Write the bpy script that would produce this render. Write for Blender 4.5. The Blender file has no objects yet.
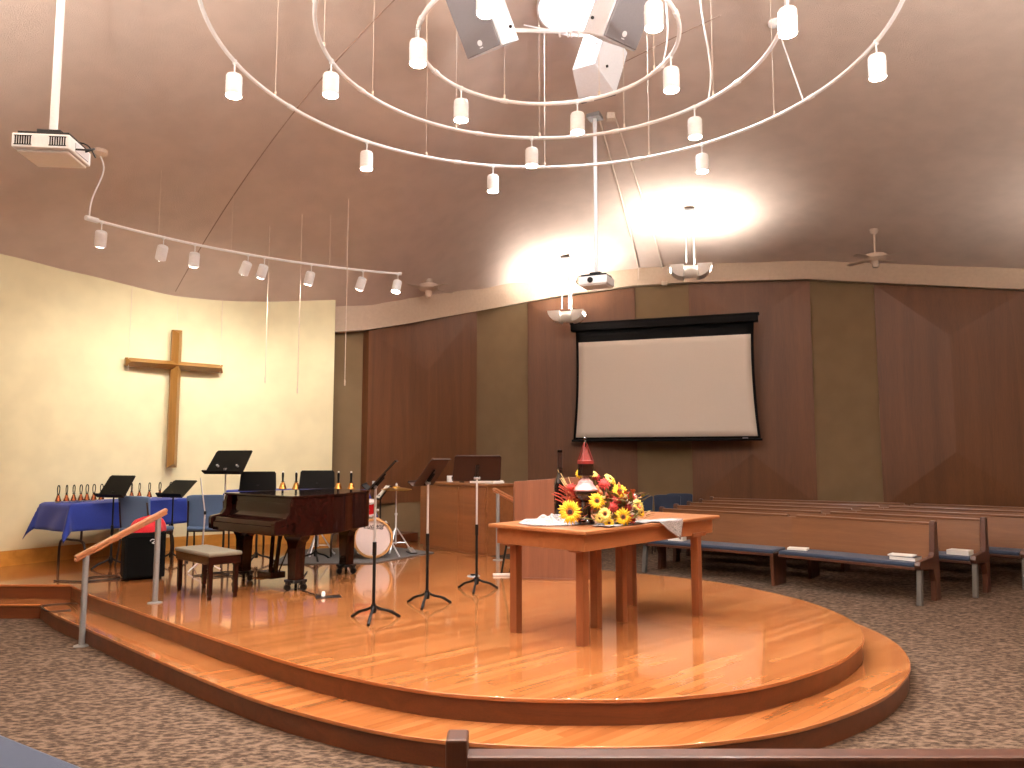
import bpy, bmesh, math, random
from mathutils import Vector, Matrix
random.seed(7)
SC = bpy.context.scene
COL = SC.collection
PI = math.pi
V = Vector

# ------------------------------------------------------------------ helpers
def lin(c):
    return tuple((x / 12.92 if x <= .04045 else ((x + .055) / 1.055) ** 2.4) for x in c)

def rgb(r, g, b):
    return lin((r / 255, g / 255, b / 255)) + (1.0,)

class MB:
    """collects shapes, then links them as one mesh object"""
    def __init__(self):
        self.bm = bmesh.new()
        self.M = Matrix.Identity(4)
        self.mi = 0
    def _v(self, p):
        return self.bm.verts.new(self.M @ V(p))
    def _f(self, vs, mi=None):
        try:
            f = self.bm.faces.new(vs)
        except ValueError:
            return None
        f.material_index = self.mi if mi is None else mi
        return f
    def box(self, c, s, rot=None, taper=1.0):
        R = rot.to_4x4() if rot is not None else Matrix.Identity(4)
        T = Matrix.Translation(V(c)) @ R
        vs = []
        for z in (-.5, .5):
            k = taper if z > 0 else 1.0
            for x, y in ((-.5, -.5), (.5, -.5), (.5, .5), (-.5, .5)):
                vs.append(self._v(T @ V((x * s[0] * k, y * s[1] * k, z * s[2]))))
        a, b, c2, d, e, f, g, h = vs
        for q in ((d, c2, b, a), (e, f, g, h), (a, b, f, e), (b, c2, g, f), (c2, d, h, g), (d, a, e, h)):
            self._f(q)
        return self
    def beam(self, p0, p1, w, h, up=(0, 0, 1)):
        p0, p1 = V(p0), V(p1)
        z = (p1 - p0)
        L = z.length
        z.normalize()
        u = V(up)
        if abs(z.dot(u)) > .99:
            u = V((0, 1, 0))
        x = u.cross(z).normalized()
        y = z.cross(x)
        R = Matrix((x, y, z)).transposed()
        return self.box((p0 + p1) / 2, (w, h, L), R)
    def tube(self, pts, r, n=8, caps=True, closed=False):
        pts = [V(p) for p in pts]
        rs = r if isinstance(r, (list, tuple)) else [r] * len(pts)
        rings = []
        prev = None
        N = len(pts)
        for i, p in enumerate(pts):
            if closed:
                t = (pts[(i + 1) % N] - pts[i - 1])
            elif i == 0:
                t = pts[1] - p
            elif i == N - 1:
                t = p - pts[-2]
            else:
                t = (pts[i + 1] - pts[i - 1])
            t.normalize()
            if prev is None:
                a = V((0, 0, 1)) if abs(t.z) < .9 else V((1, 0, 0))
                u = t.cross(a).normalized()
            else:
                u = (prev - t * prev.dot(t)).normalized()
            prev = u
            w = t.cross(u)
            rings.append([self._v(p + (u * math.cos(2 * PI * k / n) + w * math.sin(2 * PI * k / n)) * rs[i]) for k in range(n)])
        for i in range(N if closed else N - 1):
            A, B = rings[i], rings[(i + 1) % N]
            for k in range(n):
                self._f((A[k], A[(k + 1) % n], B[(k + 1) % n], B[k]))
        if caps and not closed:
            self._f(rings[0][::-1])
            self._f(rings[-1])
        return self
    def cyl(self, p0, p1, r0, r1=None, n=16):
        return self.tube([p0, p1], [r0, r0 if r1 is None else r1], n)
    def lathe(self, prof, n=24, T=None, ring=False):
        T = T or Matrix.Identity(4)
        if ring:
            prof = list(prof) + [prof[0]]
        rings = []
        for r, z in prof:
            if r < 1e-6:
                rings.append([self._v(T @ V((0, 0, z)))])
            else:
                rings.append([self._v(T @ V((r * math.cos(2 * PI * k / n), r * math.sin(2 * PI * k / n), z))) for k in range(n)])
        for A, B in zip(rings, rings[1:]):
            for k in range(n):
                k2 = (k + 1) % n
                if len(A) == 1 and len(B) == 1:
                    continue
                if len(A) == 1:
                    self._f((A[0], B[k2], B[k]))
                elif len(B) == 1:
                    self._f((A[k], A[k2], B[0]))
                else:
                    self._f((A[k], A[k2], B[k2], B[k]))
        if len(rings[0]) > 1 and not ring:
            self._f(rings[0][::-1])
        if len(rings[-1]) > 1 and not ring:
            self._f(rings[-1])
        return self
    def prism(self, poly, z0, z1, mi_top=None, mi_side=None):
        lo = [self._v((x, y, z0)) for x, y in poly]
        hi = [self._v((x, y, z1)) for x, y in poly]
        n = len(poly)
        self._f(hi, mi_top)
        self._f(lo[::-1], mi_side)
        for i in range(n):
            j = (i + 1) % n
            self._f((lo[i], lo[j], hi[j], hi[i]), mi_side)
        return self
    def extrude_profile(self, prof, path_axis, L0, L1):
        """profile in the two axes other than path_axis, run from L0 to L1"""
        def mk(p, l):
            if path_axis == 'x':
                return (l, p[0], p[1])
            if path_axis == 'y':
                return (p[0], l, p[1])
            return (p[0], p[1], l)
        a = [self._v(mk(p, L0)) for p in prof]
        b = [self._v(mk(p, L1)) for p in prof]
        n = len(prof)
        self._f(a)
        self._f(b[::-1])
        for i in range(n):
            j = (i + 1) % n
            self._f((a[i], b[i], b[j], a[j]))
        return self
    def grid(self, fn, nu, nv, closed_u=False):
        g = [[self._v(fn(i / nu, j / nv)) for j in range(nv + 1)] for i in range(nu if closed_u else nu + 1)]
        for i in range(nu):
            A, B = g[i], g[(i + 1) % len(g)]
            for j in range(nv):
                self._f((A[j], B[j], B[j + 1], A[j + 1]))
        return self
    def sphere(self, c, r, n=12, m=8, s=(1, 1, 1)):
        prof = [(math.sin(PI * i / m), -math.cos(PI * i / m)) for i in range(m + 1)]
        prof[0] = (0, -1)
        prof[-1] = (0, 1)
        T = Matrix.Translation(V(c)) @ Matrix.Diagonal((r * s[0], r * s[1], r * s[2], 1))
        return self.lathe(prof, n, T)
    def build(self, name, mats, parent=None, bevel=0, smooth=True, seg=2, solid=0, angle=35, subsurf=0):
        bm = self.bm
        bmesh.ops.remove_doubles(bm, verts=bm.verts, dist=1e-6)
        bmesh.ops.recalc_face_normals(bm, faces=bm.faces)
        me = bpy.data.meshes.new(name)
        bm.to_mesh(me)
        bm.free()
        if not isinstance(mats, (list, tuple)):
            mats = [mats]
        for m in mats:
            me.materials.append(m)
        o = bpy.data.objects.new(name, me)
        COL.objects.link(o)
        if parent is not None:
            o.parent = parent
        if smooth:
            for p in me.polygons:
                p.use_smooth = True
            try:
                me.set_sharp_from_angle(angle=math.radians(angle))
            except Exception:
                pass
        if solid:
            m = o.modifiers.new('Solid', 'SOLIDIFY')
            m.thickness = solid
            m.offset = 0
        if subsurf:
            m = o.modifiers.new('Sub', 'SUBSURF')
            m.levels = m.render_levels = subsurf
        if bevel:
            m = o.modifiers.new('Bevel', 'BEVEL')
            m.width = bevel
            m.segments = seg
            m.limit_method = 'ANGLE'
            m.angle_limit = math.radians(40)
            m.harden_normals = False
        return o

def tag(o, label, cat, group=None, kind=None):
    o['label'] = label
    o['category'] = cat
    if group:
        o['group'] = group
    if kind:
        o['kind'] = kind
    return o

def thing(name, label, cat, loc=(0, 0, 0), rz=0, group=None):
    o = bpy.data.objects.new(name, None)
    o.empty_display_size = .1
    COL.objects.link(o)
    o.location = loc
    o.rotation_euler = (0, 0, rz)
    return tag(o, label, cat, group)

def structure(o, label=None):
    o['kind'] = 'structure'
    if label:
        o['label'] = label
    return o

def dup(root, loc, rz, label, group=None, rot=None):
    r = root.copy()
    COL.objects.link(r)
    r.location = loc
    r.rotation_euler = rot if rot else (0, 0, rz)
    r['label'] = label
    if group:
        r['group'] = group
    for ch in list(root.children):
        c = ch.copy()
        COL.objects.link(c)
        c.parent = r
        for g in list(ch.children):
            d = g.copy()
            COL.objects.link(d)
            d.parent = c
    return r

def catmull(pts, n=6, closed=False):
    out = []
    N = len(pts)
    rng = range(N) if closed else range(N - 1)
    for i in rng:
        g = lambda k: V(pts[k % N]) if closed else V(pts[max(0, min(N - 1, k))])
        p0, p1, p2, p3 = g(i - 1), g(i), g(i + 1), g(i + 2)
        for j in range(n):
            t = j / n
            out.append(.5 * ((2 * p1) + (-p0 + p2) * t + (2 * p0 - 5 * p1 + 4 * p2 - p3) * t * t + (-p0 + 3 * p1 - 3 * p2 + p3) * t ** 3))
    if not closed:
        out.append(V(pts[-1]))
    return out

def Rx(a): return Matrix.Rotation(a, 3, 'X')
def Ry(a): return Matrix.Rotation(a, 3, 'Y')
def Rz(a): return Matrix.Rotation(a, 3, 'Z')

# ------------------------------------------------------------------ materials
class NT:
    def __init__(self, name):
        self.m = bpy.data.materials.new(name)
        self.m.use_nodes = True
        self.t = self.m.node_tree
        self.b = self.t.nodes['Principled BSDF']
    def n(self, typ, **kw):
        nd = self.t.nodes.new(typ)
        for k, v in kw.items():
            if k in nd.inputs:
                nd.inputs[k].default_value = v
            else:
                setattr(nd, k, v)
        return nd
    def l(self, a, b):
        self.t.links.new(a, b)
    def ramp(self, fac, stops):
        r = self.n('ShaderNodeValToRGB')
        el = r.color_ramp.elements
        el[0].position, el[0].color = stops[0]
        el[1].position, el[1].color = stops[-1]
        for p, c in stops[1:-1]:
            e = el.new(p)
            e.color = c
        self.l(fac, r.inputs['Fac'])
        return r.outputs['Color']
    def coords(self, kind='Object', scale=(1, 1, 1), rz=0):
        tc = self.n('ShaderNodeTexCoord')
        mp = self.n('ShaderNodeMapping')
        mp.inputs['Scale'].default_value = scale
        mp.inputs['Rotation'].default_value = (0, 0, rz)
        self.l(tc.outputs[kind], mp.inputs['Vector'])
        return mp.outputs['Vector']
    def bump(self, h, strength=.2, dist=.01):
        b = self.n('ShaderNodeBump')
        b.inputs['Strength'].default_value = strength
        b.inputs['Distance'].default_value = dist
        self.l(h, b.inputs['Height'])
        self.l(b.outputs['Normal'], self.b.inputs['Normal'])

def plain(name, c, rough=.5, metal=0.0, var=.08, scale=12, coat=0, spec=.5, sheen=0):
    """one colour with a faint procedural unevenness"""
    k = NT(name)
    v = k.coords('Object', (scale,) * 3)
    ns = k.n('ShaderNodeTexNoise')
    ns.inputs['Detail'].default_value = 3
    k.l(v, ns.inputs['Vector'])
    lo = tuple(x * (1 - var) for x in c[:3]) + (1,)
    hi = tuple(min(1, x * (1 + var)) for x in c[:3]) + (1,)
    k.l(k.ramp(ns.outputs['Fac'], [(.3, lo), (.7, hi)]), k.b.inputs['Base Color'])
    k.b.inputs['Roughness'].default_value = rough
    k.b.inputs['Metallic'].default_value = metal
    k.b.inputs['Specular IOR Level'].default_value = spec
    if coat:
        k.b.inputs['Coat Weight'].default_value = coat
        k.b.inputs['Coat Roughness'].default_value = .08
    if sheen:
        k.b.inputs['Sheen Weight'].default_value = sheen
    return k.m

def wood(name, c0, c1, axis='z', rough=.4, scale=1.0, coat=0, kind='Object', stretch=14):
    """grain running along one axis"""
    k = NT(name)
    s = [stretch * scale] * 3
    s['xyz'.index(axis)] = .9 * scale
    v = k.coords(kind, tuple(s))
    n1 = k.n('ShaderNodeTexNoise')
    n1.inputs['Scale'].default_value = 1.3
    n1.inputs['Detail'].default_value = 7
    n1.inputs['Distortion'].default_value = 1.2
    k.l(v, n1.inputs['Vector'])
    s2 = [110 * scale] * 3
    s2['xyz'.index(axis)] = 4 * scale
    v2 = k.coords(kind, tuple(s2))
    n2 = k.n('ShaderNodeTexNoise')
    n2.inputs['Detail'].default_value = 2
    k.l(v2, n2.inputs['Vector'])
    mx = k.n('ShaderNodeMix')
    mx.data_type = 'FLOAT'
    mx.inputs[0].default_value = .35
    k.l(n1.outputs['Fac'], mx.inputs[2])
    k.l(n2.outputs['Fac'], mx.inputs[3])
    k.l(k.ramp(mx.outputs[0], [(.3, c0), (.7, c1)]), k.b.inputs['Base Color'])
    k.b.inputs['Roughness'].default_value = rough
    if coat:
        k.b.inputs['Coat Weight'].default_value = coat
        k.b.inputs['Coat Roughness'].default_value = .12
    k.bump(n2.outputs['Fac'], .05, .002)
    return k.m

def emit(name, c, strength):
    k = NT(name)
    k.b.inputs['Base Color'].default_value = (.9, .9, .9, 1)
    k.b.inputs['Emission Color'].default_value = c
    k.b.inputs['Emission Strength'].default_value = strength
    return k.m

def mat_planks(name, ang, cols, row=.057, length=.95, rough=.12, kind='Object'):
    k = NT(name)
    v = k.coords(kind, (1, 1, 1), ang)
    br = k.n('ShaderNodeTexBrick')
    br.offset = .37
    br.offset_frequency = 3
    br.inputs['Scale'].default_value = 1
    br.inputs['Brick Width'].default_value = length
    br.inputs['Row Height'].default_value = row
    br.inputs['Mortar Size'].default_value = .0007
    br.inputs['Mortar Smooth'].default_value = .3
    br.inputs['Bias'].default_value = 0
    br.inputs['Color1'].default_value = (0, 0, 0, 1)
    br.inputs['Color2'].default_value = (1, 1, 1, 1)
    br.inputs['Mortar'].default_value = (.5, .5, .5, 1)
    k.l(v, br.inputs['Vector'])
    v2 = k.coords(kind, (1.2, 1.2, 1.2), ang)
    mp = k.n('ShaderNodeMapping')
    mp.inputs['Scale'].default_value = (1.6, 26, 1)
    k.l(v2, mp.inputs['Vector'])
    ns = k.n('ShaderNodeTexNoise')
    ns.inputs['Detail'].default_value = 5
    ns.inputs['Scale'].default_value = 1
    k.l(mp.outputs['Vector'], ns.inputs['Vector'])
    mx = k.n('ShaderNodeMix')
    mx.data_type = 'FLOAT'
    mx.inputs[0].default_value = .45
    k.l(br.outputs['Color'], mx.inputs[2])
    k.l(ns.outputs['Fac'], mx.inputs[3])
    colr = k.ramp(mx.outputs[0], [(.2, cols[0]), (.48, cols[1]), (.78, cols[2])])
    md = k.n('ShaderNodeMix')
    md.data_type = 'RGBA'
    md.blend_type = 'MIX'
    k.l(br.outputs['Fac'], md.inputs[0])
    k.l(colr, md.inputs[6])
    md.inputs[7].default_value = tuple(x * .88 for x in cols[0][:3]) + (1,)
    k.l(md.outputs[2], k.b.inputs['Base Color'])
    k.b.inputs['Roughness'].default_value = rough
    k.b.inputs['Coat Weight'].default_value = .6
    k.b.inputs['Coat Roughness'].default_value = .06
    # faint unevenness of the varnish
    v3 = k.coords(kind, (3, 3, 3))
    n3 = k.n('ShaderNodeTexNoise')
    n3.inputs['Detail'].default_value = 2
    k.l(v3, n3.inputs['Vector'])
    k.bump(n3.outputs['Fac'], .02, .02)
    return k.m

def mat_carpet():
    k = NT('carpet')
    v = k.coords('Object', (22, 44, 22), math.radians(-20))
    n0 = k.n('ShaderNodeTexNoise')
    n0.inputs['Scale'].default_value = .6
    n0.inputs['Detail'].default_value = 2
    k.l(v, n0.inputs['Vector'])
    vo = k.n('ShaderNodeTexVoronoi')
    vo.inputs['Scale'].default_value = .9
    k.l(v, vo.inputs['Vector'])
    n1 = k.n('ShaderNodeTexNoise')
    n1.inputs['Scale'].default_value = 1.1
    n1.inputs['Detail'].default_value = 6
    n1.inputs['Roughness'].default_value = .7
    n1.inputs['Distortion'].default_value = 1.5
    k.l(v, n1.inputs['Vector'])
    a = k.n('ShaderNodeMix')
    a.data_type = 'FLOAT'
    a.inputs[0].default_value = .35
    k.l(n1.outputs['Fac'], a.inputs[2])
    k.l(vo.outputs['Distance'], a.inputs[3])
    col = k.ramp(a.outputs[0], [(.34, rgb(50, 39, 32)), (.48, rgb(78, 63, 52)), (.62, rgb(114, 95, 80))])
    k.l(col, k.b.inputs['Base Color'])
    k.b.inputs['Roughness'].default_value = .95
    k.b.inputs['Specular IOR Level'].default_value = .1
    k.bump(a.outputs[0], .6, .012)
    return k.m

def mat_plaster(name, c, scale=38, strength=.35, rough=.9, dist=.01):
    k = NT(name)
    v = k.coords('Object', (scale,) * 3)
    n1 = k.n('ShaderNodeTexNoise')
    n1.inputs['Detail'].default_value = 6
    n1.inputs['Roughness'].default_value = .65
    k.l(v, n1.inputs['Vector'])
    v2 = k.coords('Object', (.7,) * 3)
    n2 = k.n('ShaderNodeTexNoise')
    n2.inputs['Detail'].default_value = 2
    k.l(v2, n2.inputs['Vector'])
    lo = tuple(x * .93 for x in c[:3]) + (1,)
    k.l(k.ramp(n2.outputs['Fac'], [(.35, lo), (.65, c)]), k.b.inputs['Base Color'])
    k.b.inputs['Roughness'].default_value = rough
    k.b.inputs['Specular IOR Level'].default_value = .2
    k.bump(n1.outputs['Fac'], strength, dist)
    return k.m

def mat_weave(name, c0, c1, scale=120):
    k = NT(name)
    v = k.coords('Object', (scale,) * 3)
    n1 = k.n('ShaderNodeTexNoise')
    n1.inputs['Detail'].default_value = 3
    k.l(v, n1.inputs['Vector'])
    k.l(k.ramp(n1.outputs['Fac'], [(.35, c0), (.65, c1)]), k.b.inputs['Base Color'])
    k.b.inputs['Roughness'].default_value = .9
    k.b.inputs['Sheen Weight'].default_value = .15
    k.bump(n1.outputs['Fac'], .3, .004)
    return k.m

PLANK_ANG = -math.radians(43)
M_deck = mat_planks('deck_planks', PLANK_ANG, [rgb(152, 90, 47), rgb(166, 103, 57), rgb(180, 117, 69)])
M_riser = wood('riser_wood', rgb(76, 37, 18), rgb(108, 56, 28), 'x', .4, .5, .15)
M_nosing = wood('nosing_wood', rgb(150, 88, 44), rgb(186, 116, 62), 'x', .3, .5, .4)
M_carpet = mat_carpet()
M_ceil = mat_plaster('ceiling_plaster', rgb(214, 192, 178), 26, .9, .9, .022)
M_cream = mat_plaster('cream_paint', rgb(222, 211, 174), 60, .08)
M_taupe = mat_plaster('taupe_paint', rgb(122, 102, 76), 60, .1)
M_trim = plain('trim_paint', rgb(186, 164, 142), .55, var=.04, scale=4)
M_panel = wood('veneer_panel', rgb(86, 51, 28), rgb(110, 69, 39), 'z', .5, .22, .05)
M_base = wood('oak_baseboard', rgb(176, 118, 44), rgb(206, 148, 66), 'x', .4, .4, .2)
M_oak = wood('golden_oak', rgb(128, 88, 36), rgb(156, 110, 52), 'z', .4, .7, .1)
M_oakx = wood('golden_oak_cross_beam', rgb(128, 88, 36), rgb(156, 110, 52), 'x', .4, .7, .1)
M_table = wood('table_oak', rgb(140, 86, 50), rgb(166, 107, 66), 'x', .35, .7, .2)
M_tleg = wood('table_leg_oak', rgb(112, 62, 34), rgb(138, 80, 46), 'z', .4, .7, .15)
M_pulpit = wood('pulpit_oak', rgb(100, 58, 38), rgb(126, 77, 51), 'z', .5, .5, .05)
M_cab = wood('console_oak', rgb(112, 67, 35), rgb(136, 84, 46), 'x', .45, .5, .1)
M_pew = wood('pew_wood', rgb(98, 60, 33), rgb(124, 80, 46), 'x', .4, .5, .2)
M_pewend = wood('pew_end_wood', rgb(62, 32, 20), rgb(86, 48, 30), 'z', .45, .6, .1)
M_rail = wood('handrail_wood', rgb(146, 90, 56), rgb(174, 114, 76), 'x', .3, .8, .3)
M_mahog = wood('mahogany_gloss', rgb(26, 9, 6), rgb(38, 13, 9), 'x', .05, .5, .0)
M_mahogz = wood('mahogany_leg', rgb(28, 10, 7), rgb(40, 15, 10), 'z', .08, .5, .0)
for m_ in (M_mahog, M_mahogz):
    m_.node_tree.nodes['Principled BSDF'].inputs['Specular IOR Level'].default_value = .22
M_black = plain('black_metal', rgb(16, 15, 16), .45, .1, spec=.3)
M_blackm = plain('black_matte', rgb(15, 14, 15), .8, spec=.15)
M_desk = plain('stand_desk_black', rgb(11, 10, 10), .6, spec=.15)
M_deskb = plain('stand_desk_bronze', rgb(50, 31, 24), .5, .1, spec=.25)
M_amp = plain('amp_vinyl', rgb(9, 9, 9), .8, scale=60, var=.2, spec=.12)
M_grille = plain('grille_cloth', rgb(7, 7, 7), .9, scale=120, var=.4, spec=.1)
M_spkgrille = plain('speaker_grille', rgb(122, 118, 122), .55, .3, scale=150, var=.25)
M_spk = plain('speaker_white', rgb(214, 216, 222), .5, var=.03)
M_chrome = plain('chrome', rgb(232, 232, 235), .32, .65, .03)
M_steel = plain('grey_steel', rgb(150, 150, 150), .45, .55, .05)
M_white = plain('white_enamel', rgb(240, 239, 239), .35, var=.03)
M_whitefab = plain('white_plastic', rgb(216, 210, 202), .5, var=.03)
M_wire = plain('pale_wire', rgb(214, 196, 178), .6)
M_blue = mat_weave('blue_cloth', rgb(17, 38, 122), rgb(24, 52, 148), 60)
M_bluechair = mat_weave('blue_upholstery', rgb(66, 94, 132), rgb(84, 112, 150), 90)
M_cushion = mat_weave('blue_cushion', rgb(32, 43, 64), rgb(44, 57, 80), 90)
M_chairframe = plain('chair_frame', rgb(52, 40, 36), .4, .5)
M_lens = emit('lamp_glow', (1, .94, .84, 1), 150)
M_sky = emit('skylight_glow', (.86, .93, 1, 1), 20)
M_upglow = emit('uplight_tube', (1, .87, .66, 1), 6)
M_screen = plain('screen_fabric', rgb(222, 212, 200), .85, var=.01)
M_red = mat_weave('red_cloth', rgb(176, 20, 34), rgb(206, 34, 48), 40)
M_drumred = plain('red_sparkle', rgb(186, 20, 30), .25, .2, .25, 90, .4)
M_drumhead = plain('drum_head', rgb(224, 206, 202), .5, var=.03)
M_maple = wood('maple_hoop', rgb(176, 122, 70), rgb(210, 160, 104), 'x', .3, 1, .3)
M_silverwrap = plain('silver_sparkle', rgb(190, 184, 178), .35, .4, .3, 70)
M_cymbal = plain('cymbal_bronze', rgb(190, 146, 74), .28, .9, .1)
M_brass = plain('bell_bronze', rgb(196, 140, 74), .22, 1.0, .06)
M_copper = plain('copper_bell', rgb(112, 64, 40), .25, 1.0, .06)
M_rug = mat_weave('grey_rug', rgb(64, 60, 60), rgb(84, 80, 78), 60)
M_paper = plain('paper', rgb(232, 228, 222), .8, var=.02)
M_book = plain('dark_book_cover', rgb(38, 44, 62), .6)
M_bench = mat_weave('bench_cushion', rgb(98, 90, 74), rgb(120, 111, 92), 80)
M_glass = plain('dark_bottle_glass', rgb(20, 8, 8), .08, 0, .1, coat=.6)
M_urn = plain('dark_glaze', rgb(34, 18, 14), .15, 0, .2, coat=.7)
M_pink = plain('mottled_lid_glaze', rgb(196, 150, 150), .25, .2, .4, 60)
M_lanternred = plain('lantern_red', rgb(126, 36, 30), .4, .1, .2)
M_petal = plain('yellow_petal', rgb(236, 190, 26), .6, var=.15, scale=40)
M_petalp = plain('pale_yellow_petal', rgb(236, 212, 110), .6, var=.15, scale=40)
M_disc = plain('flower_disc', rgb(56, 28, 16), .9, var=.3, scale=150)
M_discring = plain('flower_disc_ring', rgb(156, 92, 34), .9, var=.3, scale=150)
M_zin = plain('red_petal', rgb(170, 36, 26), .6, var=.2, scale=40)
M_orange = plain('orange_leaf', rgb(190, 92, 44), .6, var=.25, scale=30)
M_leaf = plain('olive_leaf', rgb(120, 104, 44), .65, var=.3, scale=30)
M_stalk = plain('rust_stalk', rgb(168, 64, 42), .7, var=.3, scale=30)
M_tan = plain('tan_stalk', rgb(208, 178, 124), .7, var=.2, scale=30)
M_candle = plain('candle_wax', rgb(240, 226, 206), .5, var=.03)
M_cable = plain('black_rubber', rgb(18, 18, 20), .6)
M_runner = None
M_pewleg = plain('pew_leg_metal', rgb(96, 92, 88), .5, .4, .05)
M_fan = plain('fan_beige', rgb(206, 186, 168), .5, var=.03)
M_felt = plain('white_felt', rgb(235, 230, 222), .9)

def mat_runner():
    k = NT('woven_runner')
    v = k.coords('Object', (24, 24, 24))
    vo = k.n('ShaderNodeTexVoronoi')
    vo.feature = 'DISTANCE_TO_EDGE'
    k.l(v, vo.inputs['Vector'])
    col = k.ramp(vo.outputs['Distance'], [(.02, rgb(84, 82, 86)), (.2, rgb(188, 184, 182))])
    k.l(col, k.b.inputs['Base Color'])
    k.b.inputs['Roughness'].default_value = .85
    return k.m
M_runner = mat_runner()

# ------------------------------------------------------------------ camera
cam_d = bpy.data.cameras.new('camera')
cam = bpy.data.objects.new('camera', cam_d)
COL.objects.link(cam)
cam.location = (0, 0, 1.5)
cam.rotation_euler = (PI / 2 + math.atan(.095), 0, 0)
cam_d.sensor_width = 36
cam_d.lens = 27.0
cam_d.clip_start = .05
SC.camera = cam

# ------------------------------------------------------------------ room shell
DZ, SZ = .27, .135            # deck and step heights
RX, RY = .25, 5.18            # axis of the lighting rings and of the roof
ZC = 5.95
# plan outline of the room with ceiling heights, clockwise as seen in the view
cream_pts = [(-6.9, 6.6, 3.95), (-6.35, 7.9, 3.86), (-5.86, 8.66, 3.82), (-5.36, 9.45, 3.78), (-4.58, 10.3, 3.68), (-3.72, 10.95, 3.74), (-2.63, 11.28, 3.83)]
back_pts = [(-2.95, 11.46, 3.62), (-2.27, 11.65, 3.7), (-1.70, 12.0, 3.87), (-.72, 13.2, 4.29), (.30, 14.2, 4.67), (1.24, 14.15, 4.82), (2.23, 13.95, 4.90), (3.21, 13.6, 4.89),
            (4.47, 13.1, 4.81), (5.05, 12.9, 4.78), (6.01, 12.5, 4.63), (7.13, 12.05, 4.46), (7.93, 11.7, 4.34)]
far_pts = [(9.4, 9.6, 4.1), (10.2, 6.4, 4.0), (9.9, 2.5, 4.0), (8.4, -1.5, 4.0), (5.5, -4.2, 4.0), (1.5, -5.2, 4.0), (-3, -4.4, 4.0), (-6, -1.5, 4.0), (-7.4, 2.6, 4.0)]
ring_ctrl = []
for x, y, z in cream_pts + back_pts[1:] + far_pts:
    ring_ctrl.append((math.atan2(y - RY, x - RX) % (2 * PI), math.hypot(x - RX, y - RY), z))
ring_ctrl.sort()

def wall_at(th):
    th %= 2 * PI
    n = len(ring_ctrl)
    for i in range(n):
        a = ring_ctrl[i]
        b = ring_ctrl[(i + 1) % n]
        ta, tb = a[0], b[0] + (2 * PI if i == n - 1 else 0)
        t = th if th >= ring_ctrl[0][0] else th + 2 * PI
        if ta <= t <= tb:
            k = (t - ta) / max(1e-9, tb - ta)
            k = k * k * (3 - 2 * k) * .3 + k * .7
            return a[1] + (b[1] - a[1]) * k, a[2] + (b[2] - a[2]) * k
    return ring_ctrl[0][1], ring_ctrl[0][2]

def ceil_z(x, y):
    r = math.hypot(x - RX, y - RY)
    R, zw = wall_at(math.atan2(y - RY, x - RX))
    return ZC - (ZC - zw) * (r / R) ** 2

fl = MB()
fl.prism([(-9, -7), (12, -7), (12, 16), (-9, 16)], -.1, 0)
structure(fl.build('floor', M_carpet, smooth=False), 'mottled brown patterned carpet floor')

ce = MB()
NTH, NT_R = 240, 30
SKY_R = .44
SKY_C = (.70, 7.12)
def cfn(u, v):
    th = u * 2 * PI
    R, zw = wall_at(th)
    t = .002 + v * 1.07
    return (RX + R * t * math.cos(th), RY + R * t * math.sin(th), ZC - (ZC - zw) * t * t)
ce.grid(cfn, NTH, NT_R, closed_u=True)
co = ce.build('ceiling', M_ceil, smooth=True, angle=60)
structure(co, 'stippled pinkish beige domed ceiling')

# curved cream wall
def wall_strip(mb, pts, z0, ztop, thick):
    """vertical wall through plan points; ztop is a list; thickness goes outwards"""
    P = [V((p[0], p[1])) for p in pts]
    n = len(P)
    nor = []
    for i in range(n):
        t = (P[min(n - 1, i + 1)] - P[max(0, i - 1)]).normalized()
        q = V((-t.y, t.x))
        if q.dot(P[i] - V((RX, RY))) < 0:
            q = -q
        nor.append(q)
    A = [mb._v((P[i].x, P[i].y, z0)) for i in range(n)]
    B = [mb._v((P[i].x, P[i].y, ztop[i])) for i in range(n)]
    Cc = [mb._v((P[i].x + nor[i].x * thick, P[i].y + nor[i].y * thick, ztop[i])) for i in range(n)]
    D = [mb._v((P[i].x + nor[i].x * thick, P[i].y + nor[i].y * thick, z0)) for i in range(n)]
    for i in range(n - 1):
        mb._f((A[i], A[i + 1], B[i + 1], B[i]))
        mb._f((B[i], B[i + 1], Cc[i + 1], Cc[i]))
        mb._f((Cc[i], Cc[i + 1], D[i + 1], D[i]))
        mb._f((D[i], D[i + 1], A[i + 1], A[i]))
    mb._f((A[0], B[0], Cc[0], D[0]))
    mb._f((A[-1], D[-1], Cc[-1], B[-1]))
    return mb

cr = catmull(cream_pts, 8)
w = MB()
wall_strip(w, cr, 0, [p.z + .12 for p in cr], .05)
structure(w.build('wall_left', M_cream, angle=50), 'curved cream painted wall behind the stage')
bb = MB()
inw = []
for i, p in enumerate(cr):
    t = (cr[min(len(cr) - 1, i + 1)] - cr[max(0, i - 1)])
    q = V((t.y, -t.x)).normalized()
    inw.append(V((p.x + q.x * .025, p.y + q.y * .025)))
wall_strip(bb, inw, DZ, [DZ + .17] * len(inw), .024)
structure(bb.build('baseboard_left', M_base, angle=50), 'golden oak baseboard along the cream wall')

# taupe back wall, then the unseen rest of the room
w = MB()
bp = [V(p) for p in back_pts]
wall_strip(w, bp, 0, [p.z + .12 for p in bp], .15)
structure(w.build('wall_back', M_taupe, angle=50), 'taupe painted back wall between the wood panels')
w = MB()
fp = [V(back_pts[-1])] + [V(p) for p in far_pts[:4]]
wall_strip(w, fp, 0, [p.z + .2 for p in fp], .15)
structure(w.build('wall_right', M_taupe))
w = MB()
fp = [V(p) for p in far_pts[3:]] + [V(cream_pts[0])]
wall_strip(w, fp, 0, [p.z + .2 for p in fp], .15)
structure(w.build('wall_rear', M_taupe))

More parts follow.
